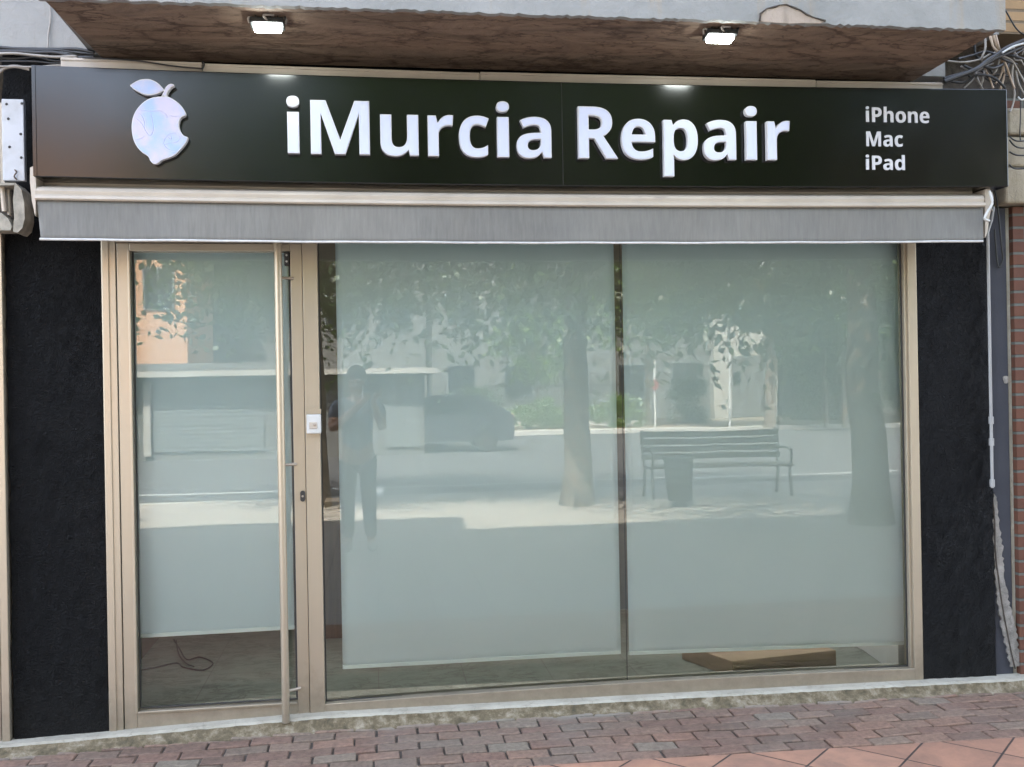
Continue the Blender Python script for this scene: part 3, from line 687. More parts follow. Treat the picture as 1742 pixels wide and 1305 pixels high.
sh = [(pl.x+0.011*math.cos(a), pl.z+(0.014 if math.sin(a) > 0 else -0.014)+0.011*math.sin(a)) for a in [2*PI*k/24 for k in range(24)]]
b.prism([sh], -0.008, 0.0); b.build('lock', MAT['alu_dark'], door)
b = MB(); b.prism([[(pl.x+0.005*math.cos(a), pl.z+0.005*math.sin(a)) for a in [2*PI*k/12 for k in range(12)]]], -0.011, -0.008); b.build('key_cylinder', MAT['steel'], door)
ph = P(489.5, 441, 0.03); b = MB(); b.box(ph.x-0.014, ph.x+0.008, 0.0, 0.04, ph.z-0.03, ph.z+0.03); b.build('hinge', MAT['alu_dark'], door, bevel=0.003)
for q_ in (-.014, .014):
    b = MB(); b.ell((ph.x-0.003, -0.001, ph.z+q_), 0.005, 0.003, 0.005, 8, 6); b.build('screw', MAT['white'], door)

# small switch box on the mullion
p0, p1 = P(522, 738, -0.02), P(546, 704, -0.02)
ks = thing('key_switch', 'small white square switch box fixed to the mullion right of the door', 'switch', ((p0.x+p1.x)/2, -0.02, p0.z))
b = MB(); b.box(p0.x, p1.x, -0.034, -0.0065, p0.z, p1.z-0.002); b.build('housing', MAT['white'], ks, bevel=0.005)
b = MB(); cxs, czs = (p0.x+p1.x)/2, (p0.z+p1.z)/2-0.004
b.box(cxs-0.02, cxs+0.016, -0.038, -0.0335, czs-0.018, czs+0.012); b.build('plate', MAT['white_metal'], ks, bevel=0.003)
b = MB(); b.ell((cxs+0.004, -0.038, czs), 0.007, 0.004, 0.007, 12, 6); b.build('key_barrel', MAT['steel'], ks)
b = MB(); b.box(p0.x+0.012, p1.x, -0.02, -0.0065, p1.z, p1.z+0.022); b.build('bracket', MAT['alu'], ks)

# ================================================================== INTERIOR
IY = 1.95; xi0, xi1 = X_A1-0.15, X_B0+0.02; IZ = BZ-0.01
b = MB(); b.box(xi0, xi1+0.5, 0.10, 5.0, IZ-0.1, IZ); tag(b.build('interior_floor', MAT['infloor']), kind='structure')
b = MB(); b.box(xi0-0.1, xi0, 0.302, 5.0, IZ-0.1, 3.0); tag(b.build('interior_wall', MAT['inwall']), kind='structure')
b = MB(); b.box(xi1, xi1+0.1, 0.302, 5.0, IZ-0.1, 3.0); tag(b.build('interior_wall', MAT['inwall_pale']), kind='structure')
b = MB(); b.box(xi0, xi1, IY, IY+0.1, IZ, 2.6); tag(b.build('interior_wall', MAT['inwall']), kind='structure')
b = MB(); b.box(xi0, xi1, 0.302, 0.78, 2.9, 3.0); tag(b.build('ceiling', MAT['inwall_pale']), kind='structure')
b = MB(); b.box(xi0, xm1+0.9, IY-0.02, IY-0.002, IZ, IZ+0.09); tag(b.build('skirting', MAT['wood_dark']), kind='structure')
# right inner return (white)
pa = PZ(1428, 1108, IZ)
b = MB(); b.hexa([(xr0+0.02, 0.17, IZ+0.002), (xi1-0.002, 0.17, IZ+0.002), (xi1-0.002, 0.17, 2.88), (xr0+0.02, 0.17, 2.88)],
                 [(pa.x+0.2, 1.2, IZ+0.002), (xi1-0.002, 1.2, IZ+0.002), (xi1-0.002, 1.2, 2.88), (pa.x+0.2, 1.2, 2.88)]); tag(b.build('interior_wall_return', MAT['inwall_pale']), kind='structure')

# roller blinds
def blind(corners, y, label, x_over, sag=0.0, seed=1):
    (bl, br) = corners                       # bottom corners in pixels
    pb, pc = P(*bl, y), P(*br, y)
    rnd = random.Random(seed)
    t = thing('roller_blind', label, 'blind', ((pb.x+pc.x)/2, y, pb.z), 'pale roller blinds behind the glass')
    nx, nz = 40, 60; ztp = ztop+0.02; b = MB(); vs = []; fs = []
    for i in range(nz+1):
        for k in range(nx+1):
            u, v = k/nx, i/nz; zb = pb.z*(1-u)+pc.z*u
            w = 0.004*math.sin(u*9+seed)*(1-v)+0.002*math.sin(u*23+v*4+seed)*(1-v)
            if sag: w += sag*math.exp(-((u-0.63-(0.2*v))/0.05)**2)*(1-v)**2
            vs.append(((pb.x*(1-u)+pc.x*u), y+w, zb+(ztp-zb)*v))
    for i in range(nz):
        for k in range(nx):
            a = i*(nx+1)+k; fs.append((a, a+1, a+nx+2, a+nx+1))
    b.add(vs, fs, 0, True); o = b.build('fabric', MAT['blind'], t)
    s = o.modifiers.new('solid', 'SOLIDIFY'); s.thickness = 0.001
    b = MB()
    for (a, c) in ((pb, pc),):
        b.hexa([(a.x, y-0.006, a.z-0.004), (c.x, y-0.006, c.z-0.004), (c.x, y-0.006, c.z+0.014), (a.x, y-0.006, a.z+0.014)],
               [(a.x, y+0.010, a.z-0.004), (c.x, y+0.010, c.z-0.004), (c.x, y+0.010, c.z+0.014), (a.x, y+0.010, a.z+0.014)])
    b.build('bottom_bar', MAT['blind_bar'], t, bevel=0.003)
    b = MB(); b.tube([(pb.x, y+0.025, ztp+0.01), (pc.x, y+0.025, ztp+0.01)], 0.022, 16); b.build('roller', MAT['white'], t)
    return t
YBL = 0.13
blind(((234, 1084), (501, 1069)), YBL-0.01, 'pale roller blind hanging behind the door glass, left of the pull bar', 0, seed=1)
blind(((583, 1137), (1056, 1111)), YBL, 'wide pale roller blind in the middle, beside the door, hanging lowest', 0, seed=2)
blind(((1070, 1113), (1549, 1095)), YBL+0.01, 'wide pale roller blind above the cardboard box, with a crease near its lower right', 0, sag=0.012, seed=3)

# flat cardboard box on the floor inside
q = [PZ(1246, 1153, IZ), PZ(1423, 1133, IZ)]
hb = 0.085
def boxthing():
    a, c = q; d = Vector((c.x-a.x, c.y-a.y, 0)); n = Vector((-d.y, d.x, 0)).normalized(); 
    back = PZ(1160, 1122, IZ); dep = (Vector((back.x-a.x, back.y-a.y, 0)))
    t = thing('cardboard_box', 'flat brown cardboard box lying on the floor inside the right window', 'box', (a.x, a.y, IZ))
    v = [a, c, c+dep, a+dep]; lo = [(p.x, p.y, IZ+0.001) for p in v]; hi = [(p.x, p.y, IZ+hb) for p in v]
    b = MB(); b.add(lo+hi, [(0, 3, 2, 1), (4, 5, 6, 7), (0, 1, 5, 4), (1, 2, 6, 5), (2, 3, 7, 6), (3, 0, 4, 7)]); b.build('carton', MAT['cardboard'], t, bevel=0.004)
    b = MB(); m0 = (Vector(hi[0])+Vector(hi[3]))/2; m1 = (Vector(hi[1])+Vector(hi[2]))/2; w = dep.normalized()*0.025
    b.add([m0-w+Vector((0, 0, .0015)), m1-w+Vector((0, 0, .0015)), m1+w+Vector((0, 0, .0015)), m0+w+Vector((0, 0, .0015))], [(0, 1, 2, 3)])
    b.build('tape', MAT['beige_cable'], t)
boxthing()
# loose cable on the floor behind the door
def curve_pts(pts, n=8):
    pts = [Vector(p) for p in pts]; out = []
    for i in range(len(pts)-1):
        p0 = pts[max(i-1, 0)]; p1 = pts[i]; p2 = pts[i+1]; p3 = pts[min(i+2, len(pts)-1)]
        for k in range(n):
            t = k/n; out.append(0.5*((2*p1)+(p2-p0)*t+(2*p0-5*p1+4*p2-p3)*t*t+(3*p1-p0-3*p2+p3)*t**3))
    out.append(pts[-1]); return out
fl = [(236, 1140), (262, 1136), (300, 1128), (312, 1135), (345, 1140), (362, 1128), (340, 1118), (318, 1122), (306, 1105), (296, 1088)]
o = MB(); o.tube(curve_pts([PZ(a, c, IZ+0.006) for a, c in fl]), 0.0045, 6)
o2 = [(300, 1090), (304, 1112), (316, 1128), (330, 1134)]; o.tube(curve_pts([PZ(a, c, IZ+0.01) for a, c in o2]), 0.004, 6)
tag(o.build('floor_cable', MAT['black_cable']), 'thin black cable coiled on the floor behind the door glass', 'cable')
# dim furniture seen through the gap left of the middle blind
t = thing('shelf_unit', 'dim shelf unit inside, seen through the gap beside the middle blind', 'shelf', (xf(560, 1000, 1.6), 1.6, IZ))
xa, xb_ = xf(535, 900, 1.7), xf(640, 900, 1.7)
b = MB(); b.box(xa, xb_, 1.55, 1.93, IZ, 0.80); b.build('cabinet', MAT['wood_dark'], t, bevel=0.004)
b = MB(); b.box(xa-0.02, xb_+0.02, 1.53, 1.93, 0.803, 0.835); b.build('top', MAT['beige_cable'], t, bevel=0.003)
b = MB(); b.box(xf(553, 870, 1.6), xf(577, 870, 1.6), 1.55, 1.75, 0.838, 0.90); b.build('carton', MAT['cardboard'], t, bevel=0.003)

# ================================================================== AWNING
YA = -0.27
aw = thing('awning', 'rolled up awning with off-white cassette and hanging grey canvas valance', 'awning', (xf(60, 400, YA), YA, zf(60, 405, YA)))
xA0, xA1 = xf(62, 370, YA), xf(1673, 380, YA)
zca, zcb = zf(860, 310, YA), zf(860, 345, YA)
def cassette():
    prof = []  # (y,z) front profile
    H = zca-zcb
    prof = [(0.0, zca), (YA+0.11, zca), (YA+0.085, zca-0.004), (YA+0.08, zca-H*.22), (YA+0.03, zca-H*.30), (YA-0.002, zca-H*.45), (YA-0.012, zca-H*.62), (YA-0.008, zca-H*.78), (YA-0.020, zca-H*.86), (YA-0.022, zcb+0.002), (YA-0.016, zcb-0.004), (YA+0.05, zcb-0.004), (0.0, zcb-0.004)]
    b = MB(); n = len(prof); vs = [(xA0, y, z) for y, z in prof]+[(xA1, y, z) for y, z in prof]
    b.add(vs, [(i, i+1, n+i+1, n+i) for i in range(n-1)], 0, False)
    b.add(vs, [tuple(range(n)), tuple(reversed(range(n, 2*n)))])
    o = b.build('cassette', MAT['white_metal'], aw); return o
cassette()
def valance():
    b = MB(); nx, nz = 150, 8; vs = []; fs = []; rnd = random.Random(5)
    zl0 = zf(860, 408.5, YA); zt_ = zcb-0.005
    for i in range(nz+1):
        for k in range(nx+1):
            u, v = k/nx, i/nz
            vs.append((xA0+0.004+(xA1-xA0-0.008)*u+(0.012*(1-v) if k == 0 else 0), YA-0.004+(1-v)*(0.005*math.sin(u*31)+0.004*math.sin(u*77+1)), zl0+(zt_-zl0)*v))
    for i in range(nz):
        for k in range(nx):
            a = i*(nx+1)+k; fs.append((a, a+1, a+nx+2, a+nx+1))
    b.add(vs, fs, 0, True); o = b.build('valance', MAT['canvas'], aw); s = o.modifiers.new('s', 'SOLIDIFY'); s.thickness = 0.002
    b = MB(); b.tube([(xA0+0.012+(xA1-xA0-0.02)*k/150, YA-0.005+(0.005*math.sin(k/150*31)+0.004*math.sin(k/150*77+1)), zl0) for k in range(151)], 0.0055, 8)
    b.build('hem', MAT['valance_hem'], o)
valance()
# end bracket left and right, pull cord
def bracket(pxs, y, name):
    loop = [(P(a, c, y).x, P(a, c, y).z) for a, c in pxs]
    b = MB(); b.prism([loop], y, y+0.16); return b.build(name, MAT['white_metal'], aw, bevel=0.002)
bracket([(60, 368), (54, 340), (51, 310), (51, 285), (56, 283), (61, 300), (60.8, 330)], YA-0.01, 'end_bracket')
bracket([(1676, 405), (1676, 322), (1684, 321), (1688, 345), (1683, 372), (1680, 395)], YA+0.01, 'end_bracket')
b = MB(); b.tube(curve_pts([P(1683, 325, YA-.02), P(1688, 345, YA-.03), P(1679, 362, YA-.03), P(1675, 372, YA-.03), P(1683, 376, YA-.02)]), 0.006, 8); b.build('crank_eye', MAT['white'], aw)

# ================================================================== SIGN
YS = -0.30
sg = thing('shop_sign', 'long glossy black shop sign with white fruit logo and raised white lettering', 'sign', (xf(860, 310, YS), YS, zf(860, 315, YS)))
sTL, sTR, sBL, sBR = P(49, 111, YS), P(1715, 151, YS), P(60, 300, YS), P(1714, 318, YS)
sx0, sx1 = (sTL.x+sBL.x)/2, (sTR.x+sBR.x)/2; sz1, sz0 = (sTL.z+sTR.z)/2, (sBL.z+sBR.z)/2
b = MB(); b.box(sx0, sx1, YS, -0.05, sz0, sz1); b.build('panel', MAT['sign'], sg, bevel=0.004)
xsm = xf(957, 250, YS)
b = MB(); b.box(sx0+0.002, sx0+0.016, YS-0.0035, YS+0.0, sz0+0.002, sz1-0.002); b.build('edge_trim', MAT['sign'], sg)
b = MB(); b.box(xsm-0.0008, xsm+0.0008, YS-0.0012, YS-0.0002, sz0+0.004, sz1-0.004); b.build('panel_joint', MAT['alu_dark'], sg)

def sag(x, A, xa=None, xb=None):
    xa = sx0 if xa is None else xa; xb = sx1 if xb is None else xb; t = (2*x-xa-xb)/(xb-xa); return -A*max(0.0, 1-t*t)
def sag_mesh(o, A, off=(0, 0, 0)):
    bm = bmesh.new(); bm.from_mesh(o.data)
    for k in range(1, 30):
        x = sx0+(sx1-sx0)*k/30-off[0]
        bmesh.ops.bisect_plane(bm, geom=bm.verts[:]+bm.edges[:]+bm.faces[:], plane_co=(x, 0, 0), plane_no=(1, 0, 0))
    for v in bm.verts: v.co.z += sag(v.co.x+off[0], A)
    bm.to_mesh(o.data); bm.free()
for o in sg.children: sag_mesh(o, 0.0175, sg.location)
for o in list(aw.children)+[c for q_ in aw.children for c in q_.children]:
    if 'bracket' not in o.name and 'eye' not in o.name: sag_mesh(o, 0.0125, aw.location)
def qpath(s):
    """tiny path reader: M/L/H/V/Q/Z -> list of point loops"""
    import re
    tok = re.findall(r'[MLHVQZ]|-?\d+\.?\d*', s); i = 0; loops = []; cur = []; p = (0, 0); cmd = None
    def num():
        nonlocal i
        v = float(tok[i]); i += 1; return v
    while i < len(tok):
        if tok[i] in 'MLHVQZ': cmd = tok[i]; i += 1
        if cmd == 'Z':
            if len(cur) > 1 and abs(cur[0][0]-cur[-1][0])+abs(cur[0][1]-cur[-1][1]) < 1e-6: cur.pop()
            loops.append(cur); cur = []; continue
        if cmd == 'M': p = (num(), num()); cur = [p]; cmd = 'L'
        elif cmd == 'L': p = (num(), num()); cur.append(p)
        elif cmd == 'H': p = (num(), p[1]); cur.append(p)
        elif cmd == 'V': p = (p[0], num()); cur.append(p)
        elif cmd == 'Q':
            c = (num(), num()); e = (num(), num())
            for k in range(1, 7):
                t = k/6; cur.append(((1-t)**2*p[0]+2*t*(1-t)*c[0]+t*t*e[0], (1-t)**2*p[1]+2*t*(1-t)*c[1]+t*t*e[1]))
            p = e
    return loops
DOT = 'M478 1407 Q478 1480 436 1518 Q394 1556 312 1556 Q230 1556 188 1518 Q146 1480 146 1407 Q146 1335 188 1297 Q231 1259 312 1259 Q393 1259 435 1297 Q478 1335 478 1407 Z'
GLY = {
 'i': (625, ['M160 0 H465 V1118 H160 Z', DOT]),
 'M': (1958, ['M828 0 L462 1100 V0 H184 V1462 H598 L975 392 L1372 1462 H1774 V0 H1488 V1100 L1108 0 Z']),
 'u': (1346, ['M1182 1118 V0 H948 L907 143 H891 Q842 65 752 22 Q662 -20 547 -20 Q350 -20 250 85 Q150 191 150 389 V1118 H455 V465 Q455 344 498 283 Q541 223 635 223 Q763 223 820 308 Q877 394 877 592 V1118 Z']),
 'r': (930, ['M784 1139 Q846 1139 887 1130 L864 844 Q827 854 774 854 Q628 854 546 779 Q465 704 465 569 V0 H160 V1118 H391 L436 930 H451 Q503 1024 591 1081 Q680 1139 784 1139 Z']),
 'c': (1053, ['M594 -20 Q92 -20 92 553 Q92 838 234 988 Q376 1139 631 1139 Q815 1139 969 1063 L879 827 Q807 856 745 874 Q683 893 621 893 Q403 893 403 555 Q403 227 621 227 Q709 227 784 250 Q859 274 934 324 V63 Q860 16 784 -2 Q709 -20 594 -20 Z']),
 'a': (1237, ['M870 0 L811 152 H803 Q726 55 644 17 Q563 -20 432 -20 Q271 -20 178 72 Q86 164 86 334 Q86 512 210 596 Q335 681 586 690 L780 696 V745 Q780 915 606 915 Q472 915 291 834 L190 1040 Q383 1141 618 1141 Q843 1141 963 1043 Q1083 945 1083 745 V0 Z', 'M780 518 L662 514 Q529 510 464 466 Q399 422 399 332 Q399 203 547 203 Q653 203 716 264 Q780 325 780 426 Z']),
 'R': (1333, ['M494 561 V0 H184 V1462 H610 Q908 1462 1051 1353 Q1194 1245 1194 1024 Q1194 895 1123 794 Q1052 694 922 637 Q1252 144 1352 0 H1008 L659 561 Z', 'M494 813 H594 Q741 813 811 862 Q881 911 881 1016 Q881 1120 809 1164 Q738 1208 588 1208 H494 Z']),
 'e': (1210, ['M658 -20 Q383 -20 228 131 Q92 272 92 553 Q92 832 226 985 Q365 1139 610 1139 Q849 1139 982 1003 Q1115 867 1115 631 V483 H394 Q399 354 470 281 Q542 209 671 209 Q771 209 860 230 Q949 251 1046 297 V61 Q967 21 877 0 Q787 -20 658 -20 Z', 'M612 922 Q526 922 477 867 Q428 813 401 690 H821 Q799 813 749 867 Q699 922 612 922 Z']),
 'p': (1296, ['M772 -20 Q575 -20 463 123 H447 Q463 -17 463 -39 V-492 H158 V1118 H406 L449 973 H463 Q570 1139 780 1139 Q978 1139 1090 986 Q1202 833 1202 561 Q1202 382 1149 250 Q1097 118 1000 49 Q903 -20 772 -20 Z', 'M682 895 Q569 895 517 825 Q465 756 463 596 V563 Q463 383 516 305 Q570 227 686 227 Q891 227 891 565 Q891 730 840 812 Q790 895 682 895 Z']),
 'P': (1284, ['M494 0 H184 V1462 H655 Q923 1462 1062 1346 Q1202 1231 1202 1002 Q1202 764 1053 638 Q905 512 631 512 H494 Z', 'M494 774 H596 Q739 774 810 830 Q881 887 881 995 Q881 1104 821 1156 Q762 1208 635 1208 H494 Z']),
 'h': (1346, ['M1192 0 H887 V653 Q887 895 707 895 Q579 895 522 808 Q465 721 465 526 V0 H160 V1556 H465 V1239 Q465 1202 458 1065 L451 975 H467 Q569 1139 791 1139 Q988 1139 1090 1033 Q1192 927 1192 729 Z']),
 'n': (1346, ['M1192 0 H887 V653 Q887 774 844 834 Q801 895 707 895 Q579 895 522 809 Q465 724 465 526 V0 H160 V1118 H393 L434 975 H451 Q502 1056 591 1097 Q681 1139 795 1139 Q990 1139 1091 1033 Q1192 928 1192 729 Z']),
 'o': (1274, ['M1184 561 Q1184 288 1040 134 Q896 -20 639 -20 Q478 -20 355 50 Q232 121 166 253 Q100 385 100 561 Q100 835 243 987 Q386 1139 645 1139 Q806 1139 929 1069 Q1052 999 1118 868 Q1184 737 1184 561 Z', 'M403 561 Q403 395 457 310 Q512 225 641 225 Q764 225 818 310 Q873 395 873 561 Q873 726 818 809 Q763 893 639 893 Q512 893 457 809 Q403 726 403 561 Z']),
 'd': (1296, ['M514 -20 Q317 -20 204 133 Q92 286 92 557 Q92 832 206 985 Q321 1139 522 1139 Q733 1139 844 975 H854 Q831 1100 831 1198 V1556 H1137 V0 H903 L844 145 H831 Q727 -20 514 -20 Z', 'M621 223 Q738 223 792 291 Q847 359 852 522 V555 Q852 735 796 813 Q741 891 616 891 Q514 891 457 804 Q401 718 401 553 Q401 388 458 305 Q515 223 621 223 Z']),
}
def is_ccw(L):
    return sum(L[i][0]*L[(i+1) % len(L)][1]-L[(i+1) % len(L)][0]*L[i][1] for i in range(len(L))) > 0
def ori(L, ccw): return L if is_ccw(L) == ccw else L[::-1]
def glyph_loops(ch):
    ls = [qpath(s)[0] for s in GLY[ch][1]]
    if ch == 'i': return [[ori(ls[0], True)], [ori(ls[1], True)]]
    return [[ori(ls[0], True)]+[ori(l, False) for l in ls[1:]]]
def inset(L, d):
    n = len(L); out = []
    for i in range(n):
        a, p, c = Vector(L[i-1]), Vector(L[i]), Vector(L[(i+1) % n])
        e1, e2 = (p-a), (c-p)
        if e1.length < 1e-9 or e2.length < 1e-9: out.append(tuple(p)); continue
        n1 = Vector((-e1.y, e1.x)).normalized(); n2 = Vector((-e2.y, e2.x)).normalized(); nn = n1+n2
        if nn.length < 0.3: out.append(tuple(p+n1*d)); continue
        nn = nn.normalized(); out.append(tuple(p+nn*min(d/max(nn.dot(n1), 0.35), d*2)))
    return out
def letter(b, ch, X0, X1, zb, zs, y0, y1, rim=0.0):
    polys = glyph_loops(ch); xs = [p[0] for ps in polys for l in ps for p in l]
    if ch == 'i': xs = [160, 465]
    lo, hi = min(xs), max(xs)
    tr = lambda l: [(X0+(p[0]-lo)/(hi-lo)*(X1-X0), zb+p[1]*zs) for p in l]
    for ps in polys:
        L = [tr(l) for l in ps]
        b.prism(L, y0, y1, 1)
        if rim: b.prism([inset(l, rim) for l in L], y0-0.0015, y0-0.0002, 0)
big = [('i', 489, 509), ('M', 528.5, 629), ('u', 647, 712), ('r', 728, 771.5), ('c', 781, 832), ('i', 846, 866), ('a', 879, 938),
       ('R', 984, 1051), ('e', 1057.5, 1114.5), ('p', 1129, 1187), ('a', 1197, 1252), ('i', 1269.5, 1287.5), ('r', 1305, 1344)]
YL = YS-0.032
zbase = float(np.mean([zf(a, c, YL)-sag(xf(a, c, YL), 0.0175) for a, c in ((500, 260.5), (1010, 269.8), (1330, 271.5))]))
zsc = (zf(579, 171, YL)-zf(579, 262, YL))/1462
for ch, a, c in big:
    b = MB(); letter(b, ch, xf(a, 230, YL), xf(c, 230, YL), zbase+sag(xf((a+c)/2, 230, YL), 0.0175), zsc, YL, YS-0.006, rim=0.0045)
    b.build('letter', [MAT['letter'], MAT['letter_rim']], sg)
def word(s, pa, pb, pyb, pyt):
    Y = YS-0.004; adv = 0; items = []
    for ch in s:
        w, _ = GLY[ch]; xs = [p[0] for ps in glyph_loops(ch) for l in ps for p in l]
        if ch == 'i': xs = [160, 465]
        items.append((ch, adv+min(xs), adv+max(xs))); adv += w
    lo, hi = items[0][1], items[-1][2]; Xa, Xb = xf(pa, pyb-15, Y), xf(pb, pyb-15, Y); k = (Xb-Xa)/(hi-lo)
    zb, zt_ = zf((pa+pb)/2, pyb, Y), zf((pa+pb)/2, pyt, Y); b = MB()
    for ch, u0, u1 in items: letter(b, ch, Xa+(u0-lo)*k, Xa+(u1-lo)*k, zb, (zt_-zb)/1462, Y, YS-0.0002)
    b.build('small_lettering', [MAT['letter_rim'], MAT['letter_rim']], sg)
word('iPhone', 1473.5, 1581, 208.3, 183.5)
word('Mac', 1474, 1536, 249, 224)
word('iPad', 1473.5, 1539.5, 289, 265)
# bitten lemon logo: outlines from a close look
def px2(l): return [(xf(200+a/7.68, 120+c/7.68, YL), zf(200+a/7.68, 120+c/7.68, YL)) for a, c in l]
def smooth(l, n=4, sharp=()):
    m = len(l); out = []
    for i in range(m):
        p0, p1, p2, p3 = [Vector(l[(i+k) % m]) for k in (-1, 0, 1, 2)]
        if i in sharp: p0 = p1
        if (i+1) % m in sharp: p3 = p2
        for k in range(n):
            t = k/n; v = 0.5*((2*p1)+(p2-p0)*t+(2*p0-5*p1+4*p2-p3)*t*t+(3*p1-p0-3*p2+p3)*t**3); out.append(tuple(v))
    return out
body = [(570, 340), (645, 338), (720, 372), (800, 430), (860, 500), (888, 560), (878, 590), (835, 610), (805, 660), (800, 730), (825, 800), (865, 850), (918, 872), (900, 925), (860, 985), (800, 1050), (750, 1100), (690, 1130), (620, 1155), (570, 1172), (535, 1205), (495, 1218), (455, 1208), (425, 1175), (410, 1140), (380, 1105), (310, 1060), (250, 990), (210, 910), (188, 810), (185, 700), (205, 600), (250, 510), (320, 430), (400, 375), (480, 348)]
leaf = [(160, 195), (210, 160), (280, 125), (360, 112), (440, 120), (520, 160), (570, 205), (612, 258), (560, 285), (490, 310), (400, 316), (330, 305), (270, 275), (200, 235)]
stem = [(572, 332), (600, 285), (615, 240), (650, 195), (690, 175), (725, 178), (738, 195), (700, 220), (670, 255), (650, 290), (640, 334)]
def logo(name, pts, sharp):
    L = ori(smooth(px2(pts), 4, sharp), True); b = MB(); b.prism([L], YL, YS-0.006, 1)
    b.prism([inset(L, 0.0035)], YL-0.0015, YL-0.0002, 0); return b.build(name, [MAT['lemon_face'], MAT['letter_rim']], sg)
logo('lemon', body, (6, 12)); logo('leaf', leaf, (0, 7)); logo('stem', stem, (0, 10))
# faint engraved swirls on the lemon
b = MB()
sw = [[(250, 560), (310, 590), (345, 670), (350, 760), (400, 840), (440, 840), (465, 760), (450, 640), (430, 560)],
      [(300, 520), (420, 535), (560, 530), (640, 590), (640, 620)], [(600, 950), (620, 890), (690, 830), (790, 830), (810, 900), (760, 940), (690, 950), (620, 960)],
      [(600, 960), (640, 1020), (700, 1050), (760, 1060)], [(240, 900), (300, 890), (350, 860)], [(690, 590), (740, 605), (790, 600)], [(660, 880), (700, 900), (690, 850)], [(230, 620), (300, 680), (340, 740)]]
for s in sw:
    pp = curve_pts([Vector((x, YL-0.0018, z)) for x, z in px2(s)], 6); b.tube(pp, 0.0011, 5)
m, t_, bb = nt_mat('lilac_line'); bb.inputs['Base Color'].default_value = (0.47, 0.48, 0.64, 1); bb.inputs['Roughness'].default_value = 0.4
b.build('swirl_line', m, sg)

# sign fixing rail / cable trunking above the sign, in sections
YT = -0.13
tp = [(103, 97), (345, 106), (817, 122), (1389, 135.5), (1605, 139)]
tk = thing('cable_trunking', 'long off-white trunking in four sections running above the black sign', 'trunking', (xf(800, 120, YT), YT, zf(800, 120, YT)))
for i in range(4):
    (a, c), (d, e) = tp[i], tp[i+1]; p0, p1 = P(a, c, YT), P(d, e, YT); p1.x -= 0.004; dz = -0.004*(i % 2)
    def sec(y0, y1, t0, t1, nm, bv):
        b = MB(); b.hexa([(p0.x, y0, p0.z-t1+dz), (p1.x, y0, p1.z-t1+dz), (p1.x, y0, p1.z-t0+dz), (p0.x, y0, p0.z-t0+dz)],
                         [(p0.x, y1, p0.z-t1+dz), (p1.x, y1, p1.z-t1+dz), (p1.x, y1, p1.z-t0+dz), (p0.x, y1, p0.z-t0+dz)]); b.build(nm, MAT['white_metal'], tk, bevel=bv)
    sec(YT, -0.002, 0.0, 0.11, 'section', 0.003); sec(YT-0.005, YT-0.0002, 0.008, 0.013, 'lid_lip', 0)
# ================================================================== FLOODLIGHTS under the balcony
def flood(px, py, label, z):
    c = PZ(px, py, z); t = thing('floodlight', label, 'lamp', (c.x, c.y, z), 'lit floodlights under the balcony')
    w, d, hh = 0.066, 0.040, 0.022
    tilt = R(-6)
    def rot(p):
        y, zz = p[1], p[2]; return (c.x+p[0], c.y+y*math.cos(tilt)-zz*math.sin(tilt), z+y*math.sin(tilt)+zz*math.cos(tilt))
    def rb(x0, x1, y0, y1, z0, z1, mat, name, bev=0.004):
        q = [(x0,y0,z0),(x1,y0,z0),(x1,y1,z0),(x0,y1,z0),(x0,y0,z1),(x1,y0,z1),(x1,y1,z1),(x0,y1,z1)]
        b = MB(); b.add([rot(p) for p in q], [(0,3,2,1),(4,5,6,7),(0,1,5,4),(1,2,6,5),(2,3,7,6),(3,0,4,7)]); return b.build(name, mat, t, bevel=bev)
    rb(-w, w, -d, d, 0.0, hh, MAT['dark_iron'], 'housing')
    for i in range(5): rb(-w+0.02+i*0.029, -w+0.024+i*0.029, -d+0.01, d-0.01, hh+0.0005, hh+0.012, MAT['dark_iron'], 'cooling_fin', 0)
    rb(-w+0.012, w-0.012, -d+0.010, d-0.010, -0.016, -0.0005, MAT['lamp_on'], 'lens', 0.008)
    b = MB(); s = 0.003
    b.tube(curve_pts([rot((-w-0.004, 0, 0.012)), rot((-w-0.006, -0.01, 0.03)), (c.x-w*0.6, c.y-0.01, SOF-0.010), (c.x+w*0.6, c.y-0.01, SOF-0.010), rot((w+0.006, -0.01, 0.03)), rot((w+0.004, 0, 0.012))], 5), 0.005, 8); b.build('bracket', MAT['grey_cable'], t)
    b = MB(); b.tube(curve_pts([(c.x+0.01, c.y-0.03, SOF-0.03), (c.x-0.01, c.y-0.05, SOF-0.012), (c.x+0.03, c.y-0.04, SOF-0.006)]), 0.005, 6); b.build('flex', MAT['grey_cable'], t)
flood(455, 45, 'lit rectangular floodlight under the balcony above the space before the big lettering', SOF-0.038)
flood(1225, 64, 'lit rectangular floodlight under the balcony above the end of the big lettering', SOF-0.038)

# ================================================================== CABLES
def cable(b, pts, r, seg_=7): b.tube(curve_pts(pts, 6), r, seg_)
rc = random.Random(21)
cl = thing('cable_bundle', 'black cables running along the wall to the left end of the sign', 'cables', (xf(40, 95, -0.06), -0.06, zf(40, 95, -0.06)))
for k in range(7):
    y0 = 80+k*4.2; pts = []
    for j, px in enumerate((-30, 20, 60, 95, 130, 160 if k < 3 else 120)):
        pts.append(P(px, y0+j*1.5+rc.uniform(-3.5, 3.5)+(4 if k > 4 and j < 3 else 0), -0.05-0.01*k % 0.04))
    b = MB(); cable(b, pts, rc.uniform(0.004, 0.009)); b.build('cable', MAT['black_cable'] if k not in (3, 6) else MAT['grey_cable'], cl)
b = MB(); cable(b, [P(84, -5, -0.03), P(86, 30, -0.03), P(82, 60, -0.03), P(80, 100, -0.05)], 0.004); b.build('cable', MAT['grey_cable'], cl)
